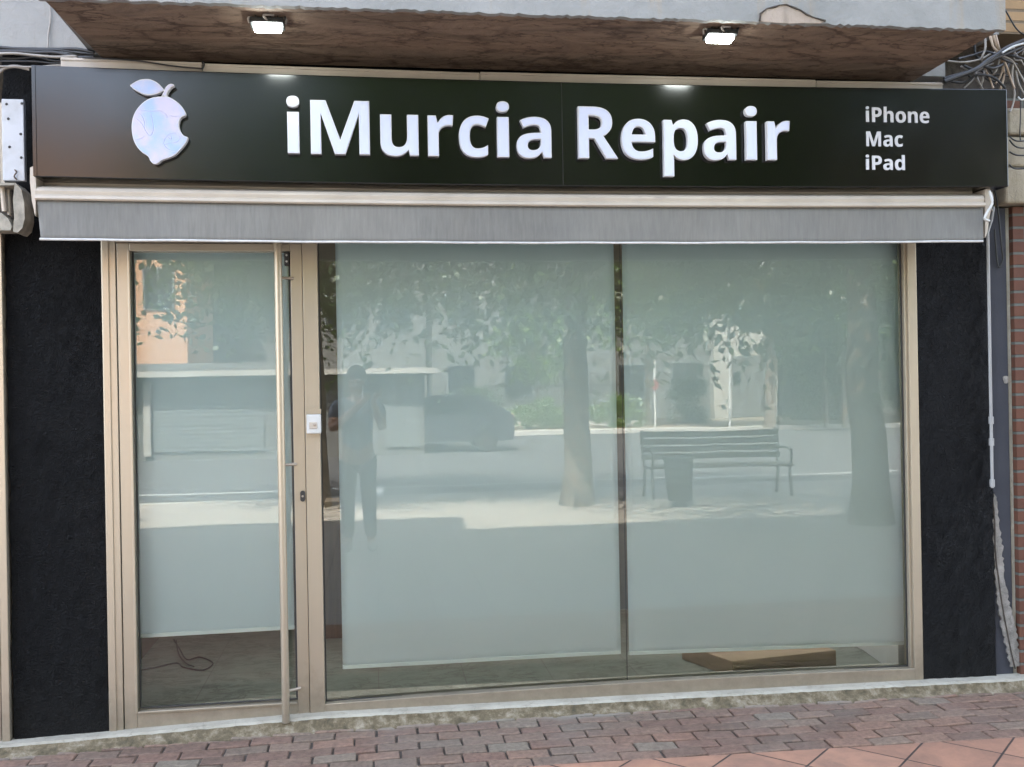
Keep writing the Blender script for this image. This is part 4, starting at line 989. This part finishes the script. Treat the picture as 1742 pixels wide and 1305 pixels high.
b = MB(); cable(b, [P(50, 118, -0.06), P(25, 113, -0.07), P(5, 118, -0.06), P(-10, 135, -0.06)], 0.008); b.build('cable', MAT['grey_cable'], cl)
o = MB(); cable(o, [P(140, 98, YT-.01), P(230, 103, YT-.02), P(290, 112, YT-.02), P(345, 117, YT-.03)], 0.0035)
cable(o, [P(345, 104, YT-.006), P(347, 110, YT-.01), P(344, 118, YT-.01)], 0.004)
tag(o.build('thin_cable', MAT['black_cable']), 'thin dark cable drooping over the left part of the off-white trunking', 'cable')
cr_ = thing('cable_bundle', 'messy tangle of black and beige cables beyond the right end of the sign', 'cables', (xf(1680, 100, -0.1), -0.1, zf(1680, 100, -0.1)))
def cab(pts, r, mat, y=-0.12, dy=0.06):
    b = MB(); cable(b, [P(a, c, y+rc.uniform(-dy, dy)*.5) for a, c in pts], r); b.build('cable', mat, cr_)
K, Gy, Be = MAT['black_cable'], MAT['grey_cable'], MAT['beige_cable']
cab([(1760, 62), (1735, 72), (1712, 82), (1698, 92), (1680, 103), (1660, 118), (1630, 130), (1606, 139)], 0.011, K, -0.16, 0.01)
cab([(1765, 70), (1740, 80), (1715, 90), (1695, 98), (1668, 114), (1640, 124), (1606, 134)], 0.008, K, -0.15, 0.01)
cab([(1742, 74), (1722, 80), (1705, 90)], 0.005, MAT['white'], -0.18, 0.0)
cab([(1612, 104), (1640, 106), (1668, 101), (1685, 92), (1700, 88)], 0.005, Gy)
cab([(1676, 64), (1676, 84), (1670, 100), (1675, 115), (1672, 135), (1668, 150)], 0.005, Gy)
cab([(1684, 62), (1690, 80), (1700, 92), (1706, 110), (1708, 130), (1702, 152)], 0.0055, Be)
cab([(1690, 60), (1694, 76), (1700, 90)], 0.006, Be, dy=0.02); cab([(1694, 60), (1698, 76), (1702, 90)], 0.006, Be, dy=0.02); cab([(1686, 62), (1689, 78), (1697, 90)], 0.006, Be, dy=0.02)
cab([(1702, 94), (1698, 112), (1692, 124), (1684, 128), (1676, 120)], 0.004, Gy)
cab([(1702, 96), (1706, 112), (1702, 130), (1694, 142)], 0.0045, Be)
cab([(1660, 122), (1664, 136), (1672, 152)], 0.004, Gy); cab([(1675, 115), (1682, 130), (1690, 150)], 0.004, Be)
cab([(1724, 106), (1722, 130), (1726, 160), (1722, 182), (1718, 190)], 0.0045, Gy, -0.12, 0.01)
cab([(1706, 96), (1722, 104), (1736, 128), (1750, 150)], 0.005, Gy); cab([(1702, 92), (1726, 96), (1752, 104)], 0.006, K)
cab([(1728, 120), (1734, 145), (1748, 168)], 0.0045, Gy); cab([(1732, 165), (1738, 170), (1750, 164)], 0.004, MAT['white'])
cab([(1717, 238), (1726, 248), (1738, 252), (1755, 250)], 0.004, K, -0.10, 0.01); cab([(1717, 232), (1730, 240), (1755, 238)], 0.004, K, -0.10, 0.01)
cab([(1717, 258), (1730, 264), (1755, 264)], 0.004, K, -0.10, 0.01); cab([(1717, 280), (1727, 287), (1755, 286)], 0.004, K, -0.10, 0.01)
cab([(1735, 120), (1736, 190), (1735, 225), (1736, 240)], 0.003, K, -0.09, 0.0)
cab([(1640, 112), (1655, 118), (1668, 112), (1690, 116), (1716, 104)], 0.007, K); cab([(1630, 100), (1655, 94), (1680, 88), (1705, 100), (1730, 110)], 0.006, K)
cab([(1616, 138), (1640, 140), (1662, 128), (1690, 132), (1710, 150)], 0.006, K); cab([(1700, 0), (1712, 20), (1730, 50), (1750, 64)], 0.004, K, -0.06, 0.0)
cab([(1640, 150), (1655, 136), (1664, 120), (1690, 108)], 0.004, Gy); cab([(1726, 150), (1718, 130), (1712, 112), (1704, 96)], 0.005, Be)
for k in range(9):
    x0 = rc.uniform(1625, 1740); y0 = rc.uniform(88, 140)
    cab([(x0, y0), (x0+rc.uniform(5, 30), y0+rc.uniform(-20, 20)), (x0+rc.uniform(20, 50), y0+rc.uniform(-16, 24)), (x0+rc.uniform(30, 70), y0+rc.uniform(-10, 30))], rc.uniform(0.003, 0.006), rc.choice([K, K, Gy]), -0.08)
# vertical white conduit
cv = thing('conduit', 'white plastic conduit running down beside the right black pillar', 'pipe', (xf(1688, 830, -0.02), -0.02, zf(1688, 830, -0.02)))
yc = -0.022
pts = [P(1690, 352, yc), P(1685, 375, yc), P(1682, 395, yc), P(1683, 450, yc), P(1686, 640, yc), P(1688, 830, yc)]
xcv = pts[-1].x
b = MB(); b.tube([pts[0], pts[1]+Vector((0.004, 0, 0)), (xcv, yc, pts[2].z), (xcv, yc, pts[5].z)], 0.0078, 12); b.build('pipe', MAT['white_pvc'], cv)
for py in (715, 752, 822):
    z = zf(1687, py, yc); b = MB(); b.tube([(xcv, yc, z-0.018), (xcv, yc, z+0.018)], 0.0125, 12); b.build('coupling', MAT['white_pvc'], cv)
b = MB(); cable(b, [P(1681, 320, -0.1), P(1688, 335, -0.06), P(1683, 352, -0.04), P(1690, 360, -0.02)], 0.006); b.build('cable_end', MAT['grey_cable'], cv)
b = MB(); cable(b, [P(1692, 322, -.03), P(1697, 350, -.02), P(1704, 420, 0.0), P(1706, 440, 0.012), P(1699, 455, 0.012), P(1695, 430, 0.005), P(1692, 390, -.01)], 0.004)
tag(b.build('thin_cable', MAT['dark_iron']), 'thin dark looped cable on the dark column beside the white conduit', 'cable')

# left of the sign: white board and dusty bracket of the neighbour's awning
p0, p1 = P(6, 308, -0.05), P(41, 170, -0.05)
wb = thing('white_board', 'narrow upright white board with screw marks left of the sign', 'board', ((p0.x+p1.x)/2, -0.05, p0.z))
b = MB(); b.box(p0.x, p1.x, -0.06, -0.03, p0.z, p1.z); b.build('board', MAT['board'], wb, bevel=0.003)
for a, c in ((11, 177), (37, 176), (14, 202), (35, 228), (16, 250), (36, 268)):
    p = P(a, c, -0.061); b = MB(); b.ell((p.x, -0.0605, p.z), 0.006, 0.003, 0.006, 10, 6); b.build('screw', MAT['alu_dark'], wb)
b = MB(); cable(b, [P(25, 289, -.065), P(28, 293, -.07), P(24, 300, -.07), P(29, 306, -.066)], 0.003); b.build('rust_mark', MAT['wood_dark'], wb)
ab = thing('awning_bracket', 'dusty beige awning bracket with a broken cover at the left edge', 'bracket', (xf(15, 350, -0.12), -0.12, zf(15, 390, -0.12)))
b = MB(); lp = [(P(a, c, -0.14).x, P(a, c, -0.14).z) for a, c in ((25, 310), (36, 322), (41, 345), (42, 372), (38, 388), (30, 396), (22, 394), (24, 370), (22, 340))]
b.prism([ori(lp, True)], -0.14, -0.02); b.build('side_cover', MAT['beige_metal'], ab, bevel=0.006)
b = MB(); lp = [(P(a, c, -0.13).x, P(a, c, -0.13).z) for a, c in ((-30, 311), (24, 311), (24, 315), (-30, 316))]
b.prism([ori(lp, True)], -0.13, -0.02); b.build('top_plate', MAT['beige_metal'], ab, bevel=0.003)
b = MB(); lp = [(P(a, c, -0.12).x, P(a, c, -0.12).z) for a, c in ((-30, 360), (2, 362), (14, 372), (20, 385), (18, 392), (-30, 392))]
b.prism([ori(lp, True)], -0.12, -0.02); b.build('torn_cover', MAT['beige_metal'], ab, bevel=0.006)
b = MB(); b.tube([P(4, 318, -.09), P(8, 360, -.09)], 0.012, 10); b.tube([P(14, 322, -.07), P(16, 366, -.07)], 0.008, 10); b.build('spindle', MAT['steel'], ab)
b = MB(); b.box(P(-40, 350, -.02).x, P(21, 350, -.02).x, -0.019, 0.0, zf(10, 392), zf(10, 316)); b.build('back_plate', MAT['joint'], ab)

# litter on the pavers
for i, (a, c, s, lab) in enumerate(((1442, 1207, 0.022, 'white paper scrap on the paving close to the step, under the right window'), (887, 1247, 0.020, 'thin white scrap on the paving before the middle blind'),
        (1618, 1255, 0.010, 'tiny pale pebble on the paving nearest to the terracotta tiles'), (1625, 1242, 0.009, 'tiny pale pebble on the paving, left one of a pair before the right pillar'), (1676, 1224, 0.010, 'tiny pale pebble on the paving before the right black pillar, nearest to the wall'), (1640, 1226, 0.008, 'tiny pale chip on the paving, second from the wall'))):
    p = PZ(a, c, GZ+0.002); b = MB(); rr = random.Random(i); n = 9
    b.prism([ori([(p.x+s*math.cos(2*PI*k/n)*(1+rr.uniform(-.3, .3)), p.y+0.55*s*math.sin(2*PI*k/n)*(1+rr.uniform(-.3, .3))) for k in range(n)], True)], GZ+0.002, GZ+0.002+s*0.3, fmap=lambda x, z, y: (x, z, y))
    tag(b.build('paper_scrap' if i < 2 else 'pebble', MAT['white']), lab, 'litter' if i < 2 else 'pebble')
#STREET#
# ================================================================== STREET SIDE (seen only as reflections in the glass and the sign)
def crown_mesh(name, c, rad, nleaf, size, mat, parent, seed, clumps=70, flat=0.8):
    r = np.random.default_rng(seed)
    d = r.normal(size=(clumps, 3)); d /= np.linalg.norm(d, axis=1)[:, None]
    rr = r.uniform(0.35, 1.0, clumps)**0.6
    cc = d*rr[:, None]*np.array(rad)
    cc[:, 2] *= flat
    w = r.uniform(0.5, 1.5, clumps); w /= w.sum()
    idx = r.choice(clumps, nleaf, p=w); sp = np.mean(rad)*0.17
    p = cc[idx]+r.normal(size=(nleaf, 3))*sp*np.array([1, 1, .75])+np.array(c)
    u = r.normal(size=(nleaf, 3)); u[:, 2] -= 0.25; u /= np.linalg.norm(u, axis=1)[:, None]
    v = np.cross(u, r.normal(size=(nleaf, 3))); v /= np.linalg.norm(v, axis=1)[:, None]
    n = np.cross(u, v); s = size*r.uniform(0.6, 1.3, nleaf)[:, None]
    V = np.stack([p, p+u*s*.45+v*s*.28+n*s*.06, p+u*s, p+u*s*.45-v*s*.28+n*s*.06], 1).reshape(-1, 3)
    me = bpy.data.meshes.new(name); me.vertices.add(len(V)); me.vertices.foreach_set('co', V.ravel())
    me.loops.add(nleaf*4); me.loops.foreach_set('vertex_index', np.arange(nleaf*4)); me.polygons.add(nleaf)
    me.polygons.foreach_set('loop_start', np.arange(nleaf)*4); me.polygons.foreach_set('loop_total', np.full(nleaf, 4))
    me.update(calc_edges=True); me.materials.append(mat)
    o = bpy.data.objects.new(name, me); link(o, parent)
    me.transform(Matrix.Translation(parent.location).inverted()); return o
def tree(base, h, tr, cr, label, group, seed, nleaf, size, mat, cz=None, lean=0.0, clumps=70):
    rnd = random.Random(seed)
    t = thing('street_tree', label, 'tree', tuple(base), group)
    cz = cz if cz is not None else h*0.55
    b = MB(); hb = cz-cr[2]*0.45
    pts = [Vector((base[0]+lean*z/h+rnd.uniform(-.03, .03), base[1]+rnd.uniform(-.03, .03), z)) for z in np.linspace(base[2]-0.05, hb, 7)]
    b.tube(pts, [tr*(1.25 if i == 0 else 1-0.06*i) for i in range(7)], 12)
    top = pts[-1]
    for k in range(7):
        a = 2*PI*k/7+rnd.uniform(-.3, .3); L = rnd.uniform(.5, .85)
        e = Vector((base[0]+lean+math.cos(a)*cr[0]*L, base[1]+math.sin(a)*cr[1]*L, cz+rnd.uniform(-.2, .7)*cr[2]))
        m_ = top.lerp(e, 0.5)+Vector((0, 0, cr[2]*0.18)); pp = curve_pts([top-Vector((0, 0, .1)), m_, e], 5)
        b.tube(pp, [tr*0.5*(1-0.85*i/(len(pp)-1)) for i in range(len(pp))], 7)
    b.build('trunk', MAT['bark'], t)
    crown_mesh('crown', (base[0]+lean, base[1], cz), cr, nleaf, size, mat, t, seed, clumps)
    return t
GN = 'street trees facing the shop'
pA = RG(985, 858, GZ); pB = RG(1487, 890, GZ); pC = RG(535, 862, GZ)
tree(pA, 6.5, 0.20, (3.3, 1.6, 3.1), 'broad street tree nearest the bench, its pale trunk sunlit at the foot', GN, 31, 26000, 0.12, MAT['leaf'], 4.5, clumps=120)
tree(pB, 6.5, 0.21, (3.2, 2.8, 3.1), 'broad street tree with a dark trunk to the far side of the bench', GN, 32, 25000, 0.12, MAT['leaf'], 4.5, lean=-0.35, clumps=110)
tree(pC, 6.5, 0.19, (2.1, 2.6, 2.8), 'street tree standing before the low building with the shutter', GN, 33, 17000, 0.12, MAT['leaf'], 4.25, clumps=110)
GF = 'young trees beyond the road'
for px, py, h, tr_, cr, lab, n, mt, cz in (
    (915, 724, 4.2, .05, (1.5, 1.5, 1.6), 'slim young tree across the road beside the railing', 1500, 'leaf2', 3.0),
    (1102, 724, 6.0, .10, (2.4, 2.4, 2.2), 'leafy tree across the road beside the red post', 3500, 'leaf2', 4.6),
    (1311, 727, 6.5, .19, (2.8, 2.8, 2.2), 'stout tree across the road before the cream house', 4000, 'leaf', 5.0),
    (1404, 724, 5.0, .07, (2.2, 2.2, 2.0), 'thin tree across the road with a straight white trunk', 3500, 'leaf2', 4.2),
    (1436, 724, 5.0, .09, (2.0, 2.0, 1.8), 'thin tree across the road with a bent pale trunk', 3000, 'leaf', 4.3),
    (690, 700, 8.0, .18, (4.4, 3.0, 4.6), 'dense dark tree rising behind the low building with the shutter', 12000, 'leaf', 5.2),
    (820, 704, 7.0, .18, (3.8, 3.0, 3.8), 'dense dark tree across the road, between the low building and the railing', 11000, 'leaf', 4.2),
    (980, 705, 7.5, .18, (4.0, 3.0, 4.0), 'dense dark tree across the road behind the middle of the railing', 11000, 'leaf', 4.5),
    (1150, 705, 7.5, .18, (2.6, 3.0, 3.6), 'dense dark tree across the road between the railing and the cream house', 8000, 'leaf', 4.6),
    (1400, 712, 7.0, .18, (2.4, 3.0, 3.2), 'dense tree across the road just past the cream house', 7000, 'leaf', 4.6),
    (1560, 715, 7.0, .18, (3.8, 3.0, 3.6), 'dense tree across the road farthest from the low building', 10000, 'leaf', 4.4)):
    tree(RG(px, py, 0.045), h, tr_, cr, lab, GF, int(px), n, 0.26, MAT[mt], cz, clumps=40)

# bench and litter bin under the trees
def bench():
    a, c = RG(1090, 848, GZ), RG(1332, 836, GZ); y = (a.y+c.y)/2; x0, x1 = a.x, c.x
    t = thing('park_bench', 'dark slatted bench with iron armrests on the pavement between two trees', 'bench', ((x0+x1)/2, y, GZ))
    s = MB()
    for i in range(5): s.box(x0+.06, x1-.06, y-.02+i*.09, y+.05+i*.09, .43, .46)
    s.build('seat', MAT['wood'], t, bevel=.004)
    s = MB()
    for i in range(4): s.box(x0+.06, x1-.06, y-.07-i*.02, y-.045-i*.02, .52+i*.10, .60+i*.10)
    s.build('backrest', MAT['wood'], t, bevel=.004)
    for x in (x0+.10, x1-.10):
        s = MB(); s.tube([(x, y+.40, GZ), (x, y+.34, .42), (x, y-.04, .42), (x, y-.14, .92)], .022, 8); s.tube([(x, y-.12, GZ), (x, y-.02, .42)], .022, 8); s.build('leg', MAT['dark_iron'], t)
        s = MB(); s.tube(curve_pts([(x, y-.08, .64), (x, y+.2, .67), (x, y+.40, .62), (x, y+.36, .42)]), .018, 8); s.build('armrest', MAT['dark_iron'], t)
bench()
def bin_():
    p = RG(1156, 862, GZ); t = thing('litter_bin', 'dark cylindrical litter bin standing in front of the bench', 'bin', (p.x, p.y, GZ))
    s = MB(); n = 20
    for z0, z1, r0, r1 in ((GZ+.08, .62, .15, .19),):
        s.tube([(p.x, p.y, z0), (p.x, p.y, z1)], [r0, r1], n)
    s.build('body', MAT['dark_iron'], t)
    s = MB(); s.tube([(p.x, p.y, .62), (p.x, p.y, .65)], [.205, .205], n); s.build('rim', MAT['dark_iron'], t)
    s = MB(); s.tube([(p.x, p.y, GZ), (p.x, p.y, GZ+.09)], [.11, .05], 12); s.build('foot', MAT['dark_iron'], t)
bin_()

# buildings across the road
def block(name, label, px0, px1, Y, depth, h, mat, floors, cols, wmat=None, sill=True, group=None, door=None, roofmat='greywall'):
    x0, x1 = RP(px0, 650, Y).x, RP(px1, 650, Y).x; y = GL-Y
    t = thing(name, label, 'building', ((x0+x1)/2, y, 0.04))
    b = MB(); b.box(x0, x1, y-depth, y, 0.03, h); w = b.build('wall', mat, t)
    b = MB(); b.box(x0-.15, x1+.15, y-depth-.15, y+.2, h+.002, h+.28); b.build('roof', MAT[roofmat], t)
    fh = h/floors
    for f in range(floors):
        for c in range(cols):
            cx = x0+(x1-x0)*(c+.5)/cols; ww = min(1.1, (x1-x0)/cols*.5); z0 = f*fh+1.0; z1 = z0+min(1.35, fh*.5)
            s = MB(); s.box(cx-ww/2-.07, cx+ww/2+.07, y+.002, y+.06, z0-.07, z1+.07); fo = s.build('window', MAT['shutter'], t)
            s = MB(); s.box(cx-ww/2, cx-.02, y+.045, y+.064, z0, z1); s.box(cx+.02, cx+ww/2, y+.045, y+.064, z0, z1); s.build('pane', MAT['pane_dark'], fo)
    return t, x0, x1, y
block('apartment_building', 'grey apartment building across the road behind the dense trees', 735, 1212, 36, 9, 12.5, MAT['greywall'], 4, 5)
t, x0, x1, y = block('town_house', 'cream house across the road with a grey door and a dark transom', 1216, 1322, 35.5, 9, 9.5, MAT['cream'], 3, 1)
b = MB(); b.box(x0+.7, x1-.5, y+.07, y+.16, .05, 2.6); d = b.build('door', MAT['greywall'], t, bevel=.02)
block('apartment_building', 'brownish apartment building across the road at the end of the row', 1330, 1720, 36.5, 9, 11.0, MAT['greywall'], 3, 5)
block('apartment_building', 'tall orange building behind the low building with the shutter', -60, 318, 32, 9, 10.5, MAT['orange'], 3, 4)
block('apartment_building', 'pale apartment building behind the low building, beside the orange one', 330, 725, 38, 9, 9.0, MAT['greywall'], 3, 4)
block('apartment_building', 'pale apartment building far beyond the orange one', -700, -80, 30, 9, 13, MAT['cream'], 4, 6)
block('apartment_building', 'cream apartment building farthest along the row of houses', 1740, 2500, 34, 9, 13, MAT['cream'], 4, 6)
# low flat-roofed building with shutter
Yg = 20.0; gx0, gx1 = RP(150, 700, Yg).x, RP(722, 700, Yg).x; gy = GL-Yg
t = thing('low_building', 'low flat-roofed building with a wide grey roller shutter and pale roof edge', 'building', ((gx0+gx1)/2, gy, 0.0))
zt = RP(450, 640, Yg).z
b = MB(); b.box(gx0, gx1, gy-6, gy, -.12, zt); b.build('wall', MAT['greywall'], t)
b = MB(); b.box(gx0-.2, gx1+.3, gy-6.2, gy+.55, zt+.002, zt+.13); b.build('roof', MAT['cream'], t)
b = MB(); b.box(gx0, gx1, gy-6, gy-.2, zt+.132, zt+.34); b.build('parapet', MAT['greywall'], t)
sx0_, sx1_ = RP(262, 700, Yg).x, RP(450, 700, Yg).x; sz0_, sz1_ = RP(350, 768, Yg).z, RP(350, 652, Yg).z
b = MB(); k = 0
for i in range(16):
    z0 = sz0_+(sz1_-sz0_)*i/16; z1 = sz0_+(sz1_-sz0_)*(i+.82)/16
    b.box(sx0_, sx1_, gy+.002, gy+.05, z0, z1)
b.build('roller_shutter', MAT['shutter'], t)
b = MB(); b.box(sx0_-.22, sx0_-.06, gy+.002, gy+.12, sz0_-.1, sz1_+.05); b.build('pilaster', MAT['cream'], t)
sx2, sx3 = RP(604, 700, Yg).x, RP(640, 700, Yg).x
b = MB(); b.box(sx2, sx3, gy+.002, gy+.04, RP(620, 700, Yg).z, RP(620, 640, Yg).z); b.build('poster', MAT['shutter'], t)
b = MB(); b.box(RP(655, 700, Yg).x, RP(712, 700, Yg).x, gy+.002, gy+.05, .1, 2.0); b.build('door', MAT['shutter'], t)
# railing on the far pavement
rl = thing('railing', 'dark vertical-bar railing on the far pavement', 'railing', (RG(850, 720, .045).x, GL-31.0, .045))
rx0, rx1 = RP(735, 700, 31).x, RP(1090, 700, 31).x
b = MB(); b.box(rx0, rx1, GL-31.02, GL-30.98, 1.5, 1.55); b.box(rx0, rx1, GL-31.02, GL-30.98, .2, .25)
x = rx0
while x < rx1: b.box(x, x+.02, GL-31.01, GL-30.99, .05, 1.5); x += .12
b.build('bars', MAT['dark_iron'], rl)
b = MB(); b.box(rx0, rx1, GL-31.15, GL-30.85, .03, .19); b.build('plinth', MAT['kerb'], rl)
# hedges
for k, (a, c, h, Yh, lab) in enumerate(((745, 860, 1.5, 29.5, 'tall clipped hedge next to the low building across the road'), (868, 972, 1.0, 28.5, 'low green hedge in front of the railing, left of the small tree'), (1000, 1095, 1.1, 28.5, 'low green hedge in front of the railing, toward the red sign'),
        (1130, 1212, 1.7, 30.5, 'leafy hedge between the red sign and the cream house'), (1335, 1470, 2.1, 31, 'tall hedge just past the cream house'), (1480, 1720, 2.3, 31, 'long tall hedge at the far end of the row'))):
    q0, q1 = RP(a, 700, Yh), RP(c, 700, Yh); t = thing('hedge', lab, 'hedge', ((q0.x+q1.x)/2, q0.y, .045), 'hedges beyond the road')
    r = (q1.x-q0.x)/2; crown_mesh('foliage', ((q0.x+q1.x)/2, q0.y, h*.5), (r, .6, h*.6), int(1800*r*h), .13, MAT['leaf2' if k in (1, 2) else 'leaf'], t, 50+k, clumps=int(40*r), flat=1.0)
# red post with disc and pole lamp
p = RG(1115, 727, .045); t = thing('sign_post', 'red round sign on a white pole beyond the road', 'sign', (p.x, p.y, .045))
b = MB(); b.tube([(p.x, p.y, .045), (p.x, p.y, 2.6)], .04, 10); b.build('pole', MAT['white'], t)
b = MB(); b.prism([[(p.x+.15*math.cos(2*PI*k/24), 1.5+.17*math.sin(2*PI*k/24)) for k in range(24)]], p.y+.042, p.y+.06); b.build('plate', MAT['red'], t)
p = RG(1242, 726, .045); t = thing('street_lamp', 'slim street lamp beyond the road before the cream house', 'lamp', (p.x, p.y, .045))
b = MB(); b.tube(curve_pts([(p.x, p.y, .045), (p.x, p.y, 4.2), (p.x-.2, p.y, 4.6), (p.x-.7, p.y, 4.7)]), .05, 8); b.build('pole', MAT['white'], t)
b = MB(); b.ell((p.x-.85, p.y, 4.66), .28, .12, .07, 12, 8); b.build('lamp_head', MAT['white'], t)
# parked car
def car():
    p = RG(735, 768, -.10); L, W_ = 4.1, 1.72; t = thing('parked_car', 'dark hatchback parked by the low building', 'car', (p.x, p.y, -.10)); z = -.10
    side = [(-2.05, .30), (-2.03, .62), (-1.9, .78), (-1.1, .90), (-.45, 1.36), (.2, 1.46), (1.2, 1.42), (1.85, 1.02), (2.0, .9), (2.05, .55), (2.0, .28), (1.65, .25), (1.55, .45), (1.3, .58), (1.05, .45), (.95, .25), (-.95, .25), (-1.05, .45), (-1.3, .58), (-1.55, .45), (-1.65, .25)]
    b = MB(); b.prism([ori([(p.x+a, z+c) for a, c in side], True)], p.y-W_/2, p.y+W_/2); b.build('body', MAT['carpaint'], t, bevel=.06, seg=3)
    for s_ in (1,):
        b = MB(); b.prism([ori([(p.x+a, z+c) for a, c in [(-1.0, .93), (-.45, 1.30), (.2, 1.39), (1.1, 1.35), (1.6, 1.0), (1.55, .95)]], True)], p.y+W_/2+.001, p.y+W_/2+.006); b.build('side_window', MAT['pane_dark'], t)
    for dx in (-1.3, 1.3):
        for dy in (-.72, .72):
            b = MB(); b.tube([(p.x+dx, p.y+dy-.1, z+.31), (p.x+dx, p.y+dy+.1, z+.31)], .31, 24); w = b.build('wheel', MAT['rubber'], t)
            b = MB(); b.tube([(p.x+dx, p.y+dy-.11, z+.31), (p.x+dx, p.y+dy+.11, z+.31)], .17, 18); b.build('rim', MAT['alu_dark'], w)
    b = MB(); b.ell((p.x-1.98, p.y+.6, z+.68), .08, .18, .08, 12, 8); b.build('headlight', MAT['steel'], t)
    b = MB(); b.ell((p.x+2.0, p.y+.68, z+.85), .05, .14, .09, 12, 8); b.build('tail_light', MAT['red'], t)
car()

# the person taking the photograph, mirrored in the glass
def person():
    cx, cy, g = -0.16, -CAM_D-0.36, GZ
    t = thing('person', 'person in dark trousers and blue shirt standing on the pavement holding up a phone', 'person', (cx, cy, g))
    def skin(name, verts, edges, rad, mat, parent, root=0, sub=2):
        me = bpy.data.meshes.new(name); me.from_pydata([(v[0]-cx, v[1]-cy, v[2]-g) for v in verts], edges, []); me.materials.append(mat)
        o = bpy.data.objects.new(name, me); link(o, parent)
        md = o.modifiers.new('skin', 'SKIN'); md.use_smooth_shade = True
        for i, sv in enumerate(me.skin_vertices[0].data):
            r = rad[i]; sv.radius = r if isinstance(r, tuple) else (r, r); sv.use_root = (i == root)
        s = o.modifiers.new('sub', 'SUBSURF'); s.levels = sub; s.render_levels = sub; return o
    V = []; E = []; Rd = []
    def v(x, y, z, r, par=None):
        V.append((cx+x, cy+y, z)); Rd.append(r)
        if par is not None: E.append((par, len(V)-1))
        return len(V)-1
    pel = v(0, 0, .95, (.15, .11)); wa = v(0, 0, 1.10, (.135, .10), pel); ch = v(0, 0, 1.30, (.165, .115), wa); up = v(0, 0, 1.43, (.12, .09), ch)
    nk = v(0, .01, 1.50, .055, up); hd = v(0, .02, 1.58, .075, nk); h2 = v(0, .025, 1.66, (.085, .10), hd); h3 = v(0, .02, 1.74, .075, h2)
    for s in (-1, 1):
        hip = v(.09*s, 0, .86, .09, pel); kn = v(.10*s, .02, .50, .06, hip); an = v(.11*s, -.01, .11, .042, kn); v(.12*s, .13, .06, (.042, .03), an)
        sh = v(.19*s, 0, 1.41, .062, up); el = v(.24*s, .10, 1.18, .045, sh)
        wr = v(.02*s+.13, .27, 1.46 if s > 0 else 1.50, .030, el); pm = v(.055*s+.14, .315, 1.53, (.034, .02), wr)
        for k in range(4):
            b0 = v(.085*s+.145, .325, 1.50+.022*k, .009, pm); v(.075*s+.145, .350, 1.505+.022*k, .0085, b0)
        th = v(.03*s+.145, .30, 1.575, .010, pm)
    skin('body', V, E, Rd, MAT['skin'], t)
    # clothes follow the same skeleton, a little larger
    sv = [(cx, cy, .93), (cx, cy, 1.10), (cx, cy, 1.30), (cx, cy, 1.43)]; sr = [(.165, .125), (.15, .115), (.18, .13), (.13, .10)]; se = [(0, 1), (1, 2), (2, 3)]
    for s in (-1, 1):
        n = len(sv); sv += [(cx+.19*s, cy, 1.41), (cx+.225*s, cy+.06, 1.27)]; sr += [.075, .066]; se += [(3, n), (n, n+1)]
    skin('shirt', sv, se, sr, MAT['shirt'], t)
    tv = [(cx, cy, .96)]; tr_ = [(.16, .12)]; te = []
    for s in (-1, 1):
        n = len(tv); tv += [(cx+.09*s, cy, .86), (cx+.10*s, cy+.02, .50), (cx+.11*s, cy-.005, .13)]; tr_ += [.10, .075, .062]; te += [(0, n), (n, n+1), (n+1, n+2)]
    skin('trousers', tv, te, tr_, MAT['trousers'], t)
    for s in (-1, 1):
        b = MB(); b.ell((cx+.12*s, cy+.06, g+.05), .05, .14, .05, 14, 8); b.build('shoe', MAT['shoe'], t)
    b = MB(); b.ell((cx, cy+.0, 1.70), .098, .112, .105, 16, 10); b.build('hair', MAT['hair'], t)
    b = MB()
    for s in (-1, 1): b.ell((cx+.034*s, cy+.112, 1.655), .014, .008, .008, 10, 6)
    b.build('eyes', MAT['white'], t)
    b = MB(); b.ell((cx, cy+.125, 1.625), .014, .018, .025, 10, 6); b.build('nose', MAT['skin'], t)
    b = MB(); b.ell((cx, cy+.110, 1.582), .026, .008, .007, 10, 6); b.build('mouth', MAT['red'], t)
    ph = thing('phone', 'black smartphone held upright in both hands', 'phone', (-0.02, -CAM_D-.012, 1.54))
    b = MB(); b.box(-.10, .055, -CAM_D-.020, -CAM_D-.010, 1.54, 1.615); b.build('case', MAT['dark_iron'], ph, bevel=.006)
person()
